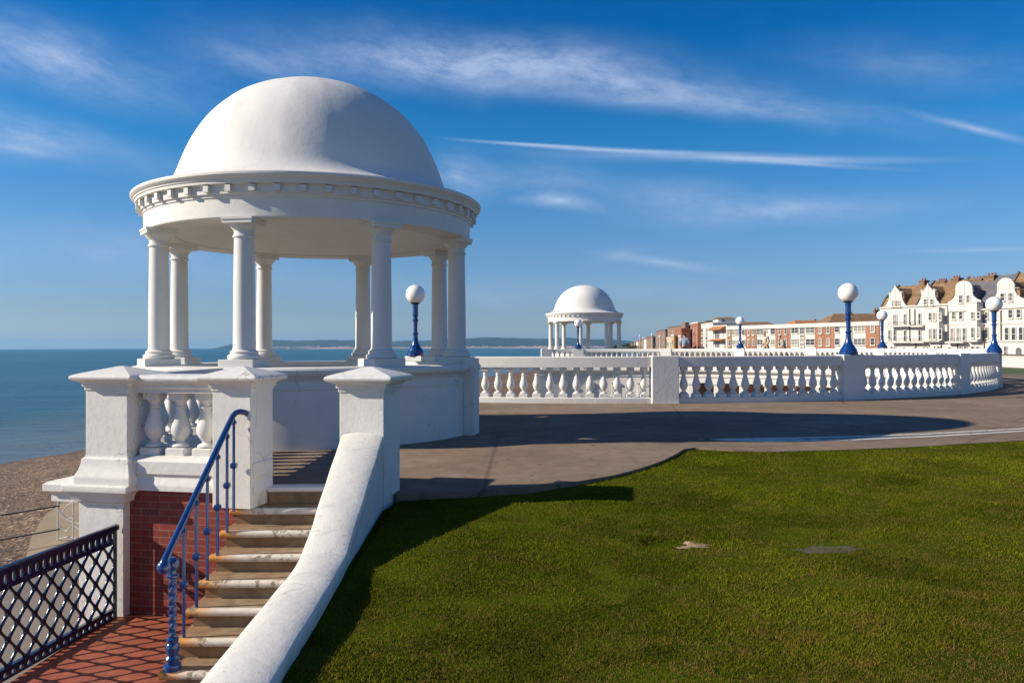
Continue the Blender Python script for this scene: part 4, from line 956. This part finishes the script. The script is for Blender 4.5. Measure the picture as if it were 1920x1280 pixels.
for (xa, xb, ya, yb) in ((1341, 1349, 618.5, 634), (1341, 1349, 639.5, 651)):
    ua, za = f1.uz(xa, ya); ub, zb = f1.uz(xb, yb); m = MB(); f1.box(m, ua, ub, -.01, .06, zb, za); w_ = part('bay_glazing', m, WGLASS[2], b1)
    m = MB()
    for i in range(4): u = ua+(ub-ua)*i/3; f1.box(m, u-.06, u+.06, .061, .12, zb, za)
    part('glazing_bar', m, W_FAR, w_)
b2_, f2, z2 = block('apartment_house', 'tall plain white apartment house with vertical window slots left of the narrow white building', 1308, 1337, 246, 222, 608.5, W_FAR, wins=None)
for x in (1317, 1325):
    for y0_, y1_ in ((616, 623), (624.5, 628.5), (631, 637), (638.5, 642), (644, 651)): window(f2, b2_, (x-1.2, y0_, x+1.6, y1_), nx=1, nz=1)
roofed('penthouse', 'white rooftop house with orange-brown roof rising behind the white apartment houses', (1347, 1378), 226, 597.5, 594.5, TILE_ROOF, W_FAR, depth=6, ridge_cut=(.02, .02), cat='house')
m = MB(); pz = bpy.data.objects['penthouse']; q0, q1 = P(1354.5, 598.5, 226), P(1358.5, 604.5, 226); m.box(q0.x-pz.location.x, q1.x-pz.location.x, -.06, 0, q1.z, q0.z); part('door', m, BLUEP, pz)
roofed('penthouse', 'low white rooftop room with a grey roof left of the orange-roofed one', (1329, 1346), 232, 604, 600.5, STONE_D, W_FAR, depth=6, ridge_cut=(.02, .02), cat='house')
b3, f3, z3 = block('apartment_tower', 'orange brick tower with ochre and blue window panels', 1294.5, 1309, 256, 240, 606.5, BRICK_TWR, wins=(3, 5, .9, 1.3), depth=11, trim=W_FAR)
for c in range(3):
    for r in range(5):
        uc = f3.len*(c+.5)/3; zc = z3-3.3-r*2.9; m = MB(); f3.box(m, uc-.62, uc+.62, .003, .05, zc-.5, zc+.5); part('panel', m, BLUEP if c == 1 else YELLOW, b3)
m = MB(); p0, p1 = P(1285, 605, 262), P(1292, 605, 262); m.box(p0.x, p1.x, 262, 267, z3-1, P(1288, 604, 262).z); part('lift_house', m, BRICK_BRN, b3)
a_, b_2 = P(1278, 615, 252), P(1294.5, 615, 252)
m = MB(); m.box(a_.x, b_2.x, 252, 262, -2, a_.z); m.box(a_.x-.1, b_2.x, 251.9, 262, P(1286, 617.5, 252).z-.2, P(1286, 617.5, 252).z+.2)
o = m.build('brick_house', BRICK_TWR, None, 0); tag(o, 'plain windowless orange brick gable end behind the man in the blue shirt', 'building')
block('brick_apartment_house', 'dark brown brick apartment block with pale balconies left of the orange gable end', 1252, 1279, 290, 268, 613, BRICK_BRN, wins=(4, 4, 1.2, 1.3), parapet=STONE_D)
block('rendered_house', 'pale cream low house in front of the dark brown apartment block', 1250, 1266, 250, 242, 634, simple('cream_render', (.42, .37, .28), .8, .1, .5), wins=(3, 2, 1, 1.3), depth=2.0)
block('rendered_house', 'small ochre painted house between the cream house and the gable end', 1258.5, 1264, 240, 237, 629.5, YELLOW, wins=(1, 3, 1, 1.3), depth=.6)
block('rendered_house', 'peach rendered house just left of the man in the blue shirt', 1266.5, 1277, 240, 234, 631, simple('peach_render', (.36, .26, .19), .8, .1, .5), wins=(2, 2, 1, 1.3), depth=.6)
block('brick_apartment_house', 'tan brick apartment block with a grey flat roof, leftmost of the tall blocks', 1230, 1247.5, 330, 300, 620.5, BRICK_BRN, wins=(3, 5, 1.2, 1.2), parapet=SLATE)
lab2 = ['nearest', 'second nearest', 'third nearest', 'fourth nearest', 'fifth nearest', 'sixth nearest', 'seventh nearest', 'farthest']
for i in range(8):
    x1 = 1229-i*5.4; x0 = x1-5.2; D = 350+i*38; ye = 631.5+i*1.75
    H = roofed('seafront_house', '%s of the small gabled seafront houses stepping away left of the tan block' % lab2[i], (x0, x1), D, ye, ye-3.4, [TILE_ROOF, SLATE, RUST_ROOF][i % 3], [BRICK_BRN, W_FAR, BRICK_BRN][(i*2) % 3], depth=10, ridge_cut=(.3, .3))
    H['group'] = 'small gabled seafront houses'
    w0, w1 = P(x0+1, ye+3, D), P(x1-1.2, ye+9, D)
    m = MB(); m.box(w0.x-H.location.x, w1.x-H.location.x, -.12, 0, w1.z, w0.z); part('bay_window', m, WGLASS[0], H)
# pale street lamps / flag poles by the far promenade
for i, (px, yt, D) in enumerate([(1199.5, 629, 260), (1222.5, 627, 220), (1206, 633, 290), (1237, 631, 210)]):
    t = thing('street_lamp', ['white street lamp post left of the small seafront houses', 'tall white street lamp post in front of the tan block', 'thin white street lamp post among the small seafront houses', 'short white street lamp post in front of the tan brick block'][i], 'lamp post', P(px, 660, D).xy.to_3d(), 0, 'white street lamps on the far promenade')
    h_ = P(px, yt, D).z; m = MB(); m.lathe([(.1, -1), (.1, h_)], 8); part('pole', m, W_FAR, t, 40)
    m = MB(); m.lathe([(.0, -.3), (.25, -.15), (.3, 0), (.25, .15), (0, .3)], 10, (0, 0, h_)); part('globe', m, GLOBE, t, 50)
# shrubs at the foot of the row
def shrub(name, label, px, py, D, rad, h, seed):
    rnd = random.Random(seed); base = P(px, py, D); m = MB()
    for i in range(900):
        a = rnd.uniform(0, 6.28); q = rnd.random()**.5; z = rnd.random(); r = rad*q*math.sqrt(max(0.05, 1-(z*1.0)**2))*(1+.3*math.sin(a*3+seed))
        c = Vector((r*math.cos(a), r*math.sin(a), z*h)); s = rnd.uniform(.1, .26)*h/3
        v = Vector((rnd.gauss(0, 1), rnd.gauss(0, 1), rnd.gauss(0, 1))).normalized()*s; u = v.cross(Vector((rnd.gauss(0, 1), rnd.gauss(0, 1), rnd.gauss(0, 1)))).normalized()*s
        m.add([c-v, c+u, c+v, c-u], [(0, 1, 2, 3)])
    t = thing(name, label, 'tree', (base.x, D, 0)); m.build('crown', FOLI, t, 0, fix=False)
    m = MB(); m.lathe([(.16, -1.2), (.12, h*.5)], 8); m.build('trunk', STONE_D, t, 40)
shrub('tree', 'dark round tree left of the small seafront houses, right of the distant gazebo', 1176, 652, 300, 3.5, 2.6, 1)
shrub('tree', 'small dark bush between the right columns of the distant gazebo', 1154, 652, 230, 2.0, 1.9, 2)
shrub('tree', 'low dark tree at the foot of the small seafront houses', 1190, 652, 310, 3.2, 2.0, 3)

# ------------------------------------------------------------------ people
def skin_body(verts, edges, radii, root, mat, name, parent, sub=2):
    me = bpy.data.meshes.new(name); me.from_pydata(verts, edges, []); o = bpy.data.objects.new(name, me); C.objects.link(o)
    md = o.modifiers.new('s', 'SKIN'); md.use_smooth_shade = True
    sv = me.skin_vertices[0].data
    for i, r in enumerate(radii): sv[i].radius = (r, r) if not isinstance(r, tuple) else r; sv[i].use_root = (i == root)
    ss = o.modifiers.new('u', 'SUBSURF'); ss.levels = sub; ss.render_levels = sub
    bpy.context.view_layer.update(); ev = o.evaluated_get(bpy.context.evaluated_depsgraph_get()); m2 = bpy.data.meshes.new_from_object(ev)
    bpy.data.objects.remove(o); m2.name = name; m2.materials.clear(); m2.materials.append(mat); m2.shade_smooth()
    o = bpy.data.objects.new(name, m2); C.objects.link(o); o.parent = parent
    return o
def person(label, loc, rz, shirt, trousers, hair, s=1.0, lean=.0, seated=False, cap_=None, bald=False):
    t = thing('person', label, 'person', loc, R(rz), 'people walking beyond the far balustrade'); t.scale = (s*1.12, s*1.12, s)
    # faces -Y; joints
    hz = .95 if not seated else .48
    def up(z, y=0): return y-lean*(z-0)
    pel = (0, 0, hz); wa = (0, -.02*1-lean*.15, hz+.16); ch = (0, -lean*.36, hz+.38); nk = (0, -lean*.52-.02, hz+.54); hd0 = (0, -lean*.58-.05, hz+.62); hd1 = (0, -lean*.62-.06, hz+.72); hd2 = (0, -lean*.64-.05, hz+.80)
    V_ = [pel, wa, ch, nk, hd0, hd1, hd2]; E_ = [(0, 1), (1, 2), (2, 3), (3, 4), (4, 5), (5, 6)]; r_ = [(.15, .11), (.135, .10), (.165, .115), .06, .072, (.080, .095), (.06, .07)]
    arms = []
    for sx in (-1, 1):
        i = len(V_); sh = (sx*.19, ch[1]+.01, hz+.46); el = (sx*.25, ch[1]+.06, hz+.18); wr2 = (sx*.24, ch[1]-.10, hz-.04)
        V_ += [sh, el, wr2]; E_ += [(2, i), (i, i+1), (i+1, i+2)]; r_ += [.062, .045, .032]
        pm = (wr2[0], wr2[1]-.04, wr2[2]-.08); V_.append(pm); r_.append((.035, .02)); E_.append((i+2, i+3))
        for f in range(4):
            b0 = len(V_); V_ += [(pm[0]+(f-1.5)*.004, pm[1]-.02-(f-1.5)*.018, pm[2]-.05), (pm[0]-sx*.015, pm[1]-.03-(f-1.5)*.018, pm[2]-.085)]; r_ += [.009, .008]; E_ += [(i+3, b0), (b0, b0+1)]
        b0 = len(V_); V_ += [(pm[0]-sx*.02, pm[1]-.045, pm[2]+.0)]; r_ += [.010]; E_ += [(i+3, b0)]
    for sx, st_ in ((-1, .22), (1, -.20)):
        i = len(V_)
        if seated: V_ += [(sx*.10, -.05, hz-.02), (sx*.11, -.45, hz), (sx*.11, -.45, .08), (sx*.11, -.60, .035)]
        else: V_ += [(sx*.095, 0, hz-.08), (sx*.10, -.6*st_-.02, .50), (sx*.10, -st_*1.2+.06, .09), (sx*.10, -st_*1.2-.10, .035)]
        E_ += [(0, i), (i, i+1), (i+1, i+2), (i+2, i+3)]; r_ += [.095, .062, .042, .04]
    body = skin_body(V_, E_, r_, 0, SKIN, 'body', t)
    # clothes: same skeleton, a little fuller
    n_t = [0, 1, 2]; 
    Vs = [pel, wa, ch, (nk[0], nk[1]+.01, nk[2]-.04)]; Es = [(0, 1), (1, 2), (2, 3)]; rs = [(.20, .17), (.19, .165), (.225, .165), .085]
    for k, sx in enumerate((-1, 1)):
        base_i = 7+k*(4+8+1); sh, el, wr2 = V_[base_i], V_[base_i+1], V_[base_i+2]; i = len(Vs)
        Vs += [sh, el, tuple(Vector(el).lerp(Vector(wr2), .85))]; Es += [(2, i), (i, i+1), (i+1, i+2)]; rs += [.095, .075, .058]
    skin_body(Vs, Es, rs, 0, shirt, 'shirt', t)
    li = 7+2*13; Vt = [(0, 0, hz+.04), (0, 0, hz-.02)]; Et = [(0, 1)]; rt_ = [(.165, .13), (.165, .13)]
    for k in range(2):
        a = V_[li+k*4:li+k*4+3]; i = len(Vt); Vt += a; Et += [(1, i), (i, i+1), (i+1, i+2)]; rt_ += [.11, .08, .062]
    skin_body(Vt, Et, rt_, 0, trousers, 'trousers', t)
    for k in range(2):
        f = Vector(V_[li+k*4+3]); m = MB(); m.rings([[(f.x+.05*w_*math.cos(a), f.y+.05+yy, .002+hh*(.5+.5*math.sin(a))) for a in [2*math.pi*q/10 for q in range(10)]] for yy, w_, hh in ((.14, .6, .08), (.1, .9, .10), (.0, .9, .10), (-.08, 1, .07), (-.14, .7, .04))]); m.build('shoe', BLACK, t, 60)
    hc = Vector(hd1); m = MB(); rr = []
    for a in range(0, 101, 12):
        ring = []
        for q in range(20):
            b = 2*math.pi*q/20; rad = .108; front = max(0, -math.sin(b))
            aa = R(a*(1-.42*front)); ring.append((hc.x+.092*math.sin(aa)*math.cos(b), hc.y+.012+rad*math.sin(aa)*math.sin(b), hc.z+.01+.125*math.cos(aa)))
        rr.append(ring)
    m.rings(rr); m.build('flat_cap' if cap_ else 'hair', cap_ or hair, t, 60)
    m = MB(); 
    m.add([(hc.x-.014, hc.y-.088, hc.z-.02), (hc.x+.014, hc.y-.088, hc.z-.02), (hc.x, hc.y-.12, hc.z-.022), (hc.x, hc.y-.09, hc.z+.03)], [(0, 1, 2), (0, 2, 3), (1, 3, 2), (0, 3, 1)]); m.build('nose', SKIN, t, 0)
    for sx in (-1, 1):
        m = MB(); m.lathe([(.002, -.03), (.014, -.015), (.016, .01), (.002, .03)], 8, (hc.x+sx*.088, hc.y+.01, hc.z-.01)); m.build('ear', SKIN, t, 60)
        m = MB(); m.lathe([(.002, -.009), (.010, 0), (.002, .009)], 8, (hc.x+sx*.03, hc.y-.086, hc.z+.012)); m.build('eye', BLACK, t, 60)
    return t
cl_ = lambda n, c: simple(n, c, .9, .12, 8)
pp1 = P(1283.5, 660, 57.5); pp2 = P(1437, 660, 54.5); pp3 = P(1471, 660, 54.0)
person('man with dark hair in a pale blue shirt, leftmost of the three people', (pp1.x, 57.5, .62), 165, cl_('pale_blue_shirt', (.26, .33, .42)), cl_('grey_trousers', (.10, .10, .11)), cl_('dark_hair', (.03, .025, .02)), 1.02, .1)
person('grey-haired man in a cream shirt walking left, middle of the three people', (pp2.x, 54.5, .62), -80, cl_('cream_shirt', (.46, .38, .29)), cl_('beige_trousers', (.30, .25, .18)), cl_('grey_hair', (.28, .26, .24)), 1.06, .12)
person('stooping man in flat cap and cream jacket, rightmost of the three people', (pp3.x, 54.0, .62), -105, cl_('light_jacket', (.42, .36, .28)), cl_('dark_trousers', (.05, .05, .06)), cl_('brown_hair', (.10, .07, .05)), .90, .42, cap_=cl_('tweed_cap', (.20, .15, .11)))

# ------------------------------------------------------------------ grass blades on the lawn
rg = np.random.default_rng(4)
def vnoise(x, y, seed):
    r = np.random.default_rng(seed).random((64, 64)); xi = np.floor(x).astype(int); yi = np.floor(y).astype(int); fx = x-xi; fy = y-yi
    fx = fx*fx*(3-2*fx); fy = fy*fy*(3-2*fy); a = r[xi % 64, yi % 64]; b = r[(xi+1) % 64, yi % 64]; c = r[xi % 64, (yi+1) % 64]; d_ = r[(xi+1) % 64, (yi+1) % 64]
    return (a*(1-fx)+b*fx)*(1-fy)+(c*(1-fx)+d_*fx)*fy
def fbm(x, y, s, seed, o=4): return sum(vnoise(x*s*2**k+k*7.3, y*s*2**k+k*3.1, seed+k)*.5**k for k in range(o))/sum(.5**k for k in range(o))
NB = 620000
D_ = 3.0*(14.5/3.0)**rg.random(NB); X_ = -1.3+(.70*D_+1.3)*rg.random(NB)
# clump them
X_ += rg.normal(0, .012, NB); ok = np.array([edge_y(x) for x in np.linspace(-1.4, 12, 400)]); ey = np.interp(X_, np.linspace(-1.4, 12, 400), ok)
keep = (D_ < ey-.005+.03*(fbm(X_, D_, 4, 90)-.5)) & (X_ > -1.3)
hole = (((X_-1.36)/.20)**2+((D_-6.48)/.15)**2 < .8+2.2*(fbm(X_, D_, 9, 70)-.5)); grit = (((X_-2.47)/.25)**2+((D_-6.28)/.13)**2 < 1+1.2*(fbm(X_, D_, 8, 71)-.5))
keep &= ~hole & ~(grit & (rg.random(NB) < .45))
n1_ = fbm(X_, D_, 1.1, 10); n2_ = fbm(X_, D_, 4.5, 20); n3_ = fbm(X_, D_, 14, 30)
bare = np.clip((.45*n2_+.55*fbm(X_, D_*1.6, 1.3, 55)-.51)*11, 0, 1)
keep &= rg.random(NB) > bare*.55
X_, D_, n1_, n2_, n3_, bare = [a[keep] for a in (X_, D_, n1_, n2_, n3_, bare)]; n = len(X_)
gx = np.linspace(-1.4, 12, 160); gy = np.linspace(2, 15.5, 160); GZm = np.array([[lawn_z(a, b) for b in gy] for a in gx])
fx = (X_-gx[0])/(gx[1]-gx[0]); fy = (D_-gy[0])/(gy[1]-gy[0]); xi = np.clip(fx.astype(int), 0, 158); yi = np.clip(fy.astype(int), 0, 158); fx -= xi; fy -= yi
Z_ = (GZm[xi, yi]*(1-fx)+GZm[xi+1, yi]*fx)*(1-fy)+(GZm[xi, yi+1]*(1-fx)+GZm[xi+1, yi+1]*fx)*fy
hgt = (.006+.012*rg.random(n))*(.6+.9*n3_)*(1-.35*bare); wid = .0014+.00035*D_*rg.random(n)+.0006
az = rg.random(n)*2*np.pi; la = rg.random(n)*2*np.pi; le = hgt*(.25+1.1*rg.random(n))
vs = np.empty((n, 3, 3)); dx, dy = np.cos(az)*wid, np.sin(az)*wid
vs[:, 0] = np.stack([X_-dx, D_-dy, Z_-.004], 1); vs[:, 1] = np.stack([X_+dx, D_+dy, Z_-.004], 1); vs[:, 2] = np.stack([X_+np.cos(la)*le, D_+np.sin(la)*le, Z_+hgt], 1)
me = bpy.data.meshes.new('grass'); me.vertices.add(n*3); me.loops.add(n*3); me.polygons.add(n)
me.vertices.foreach_set('co', vs.reshape(-1)); me.loops.foreach_set('vertex_index', np.arange(n*3, dtype=np.int32))
me.polygons.foreach_set('loop_start', np.arange(0, n*3, 3, dtype=np.int32)); me.update(calc_edges=True)
t = np.clip((n1_-.5)*3.2+.50-.22*np.clip((7.5-D_)/3, 0, 1)+rg.normal(0, .14, n)+(n3_-.5)*.8, 0, 1)[:, None]
colr = np.array([.040, .050, .003])*(1-t)+np.array([.132, .140, .008])*t
dry = np.clip(bare*.85+(rg.random(n) < .16)*.8+np.clip((n2_-.47)*3.5, 0, .7)*rg.random(n), 0, 1)[:, None]; dry = np.clip(dry+.22*(np.clip((7.5-D_)/3, 0, 1)*rg.random(n))[:, None], 0, 1); colr = colr*(1-dry)+np.array([.15, .098, .028])*dry
colr *= (.8+.45*rg.random(n))[:, None]
ca = me.color_attributes.new('blade_colour', 'FLOAT_COLOR', 'POINT'); ca.data.foreach_set('color', np.repeat(np.concatenate([colr, np.ones((n, 1))], 1), 3, axis=0).reshape(-1).astype(np.float32))
GB, nt_, b_ = new_mat('grass_blades'); at = nt_.nodes.new('ShaderNodeAttribute'); at.attribute_name = 'blade_colour'
nt_.links.new(at.outputs['Color'], b_.inputs['Base Color']); b_.inputs['Roughness'].default_value = .7; b_.inputs['Specular IOR Level'].default_value = .0
me.materials.append(GB); go = bpy.data.objects.new('grass', me); C.objects.link(go); tag(go, 'short mown grass of the lawn with dry brown patches', 'grass', kind='stuff')
# bare earth in the hole, grit on the worn patch
def disc(name, x, y, rx, ry, mat, seed, lift):
    m = MB(); rr = []
    for q in (0.02, .4, .7, .9, 1.0):
        rr.append([(x+rx*q*k*math.cos(a), y+ry*q*k*math.sin(a), lawn_z(x+rx*q*k*math.cos(a), y+ry*q*k*math.sin(a))+lift) for a, k in [(2*math.pi*i/40, 1+.16*math.sin(i*.9+seed)+.1*math.sin(i*2.3)) for i in range(40)]])
    m.rings(rr, True, (True, False)); return tag(m.build(name, mat, smooth=60), kind='structure')
disc('bare_earth', 1.38, 6.47, .20, .13, SOIL, 1, .002); disc('bare_earth', 1.20, 6.56, .10, .06, DARKPATCH, 2, .004); disc('worn_grit', 2.47, 6.28, .25, .12, DARKPATCH, 4, .0025)

# ------------------------------------------------------------------ haze over the bay
hz = MB(); hz.box(-17900, 17900, -290, 17900, -7.2, 190)
HZ = bpy.data.materials.new('haze'); HZ.use_nodes = True; hn = HZ.node_tree; hn.nodes.clear()
pv = hn.nodes.new('ShaderNodeVolumePrincipled'); ho = hn.nodes.new('ShaderNodeOutputMaterial'); hn.links.new(pv.outputs[0], ho.inputs['Volume'])
pv.inputs['Density'].default_value = 5e-5; pv.inputs['Color'].default_value = (.22, .60, 1, 1); pv.inputs['Anisotropy'].default_value = 0.2
ho_ = hz.build('haze', HZ, smooth=0, fix=True); tag(ho_, kind='stuff', label='thin blue haze over the bay', cat='haze')
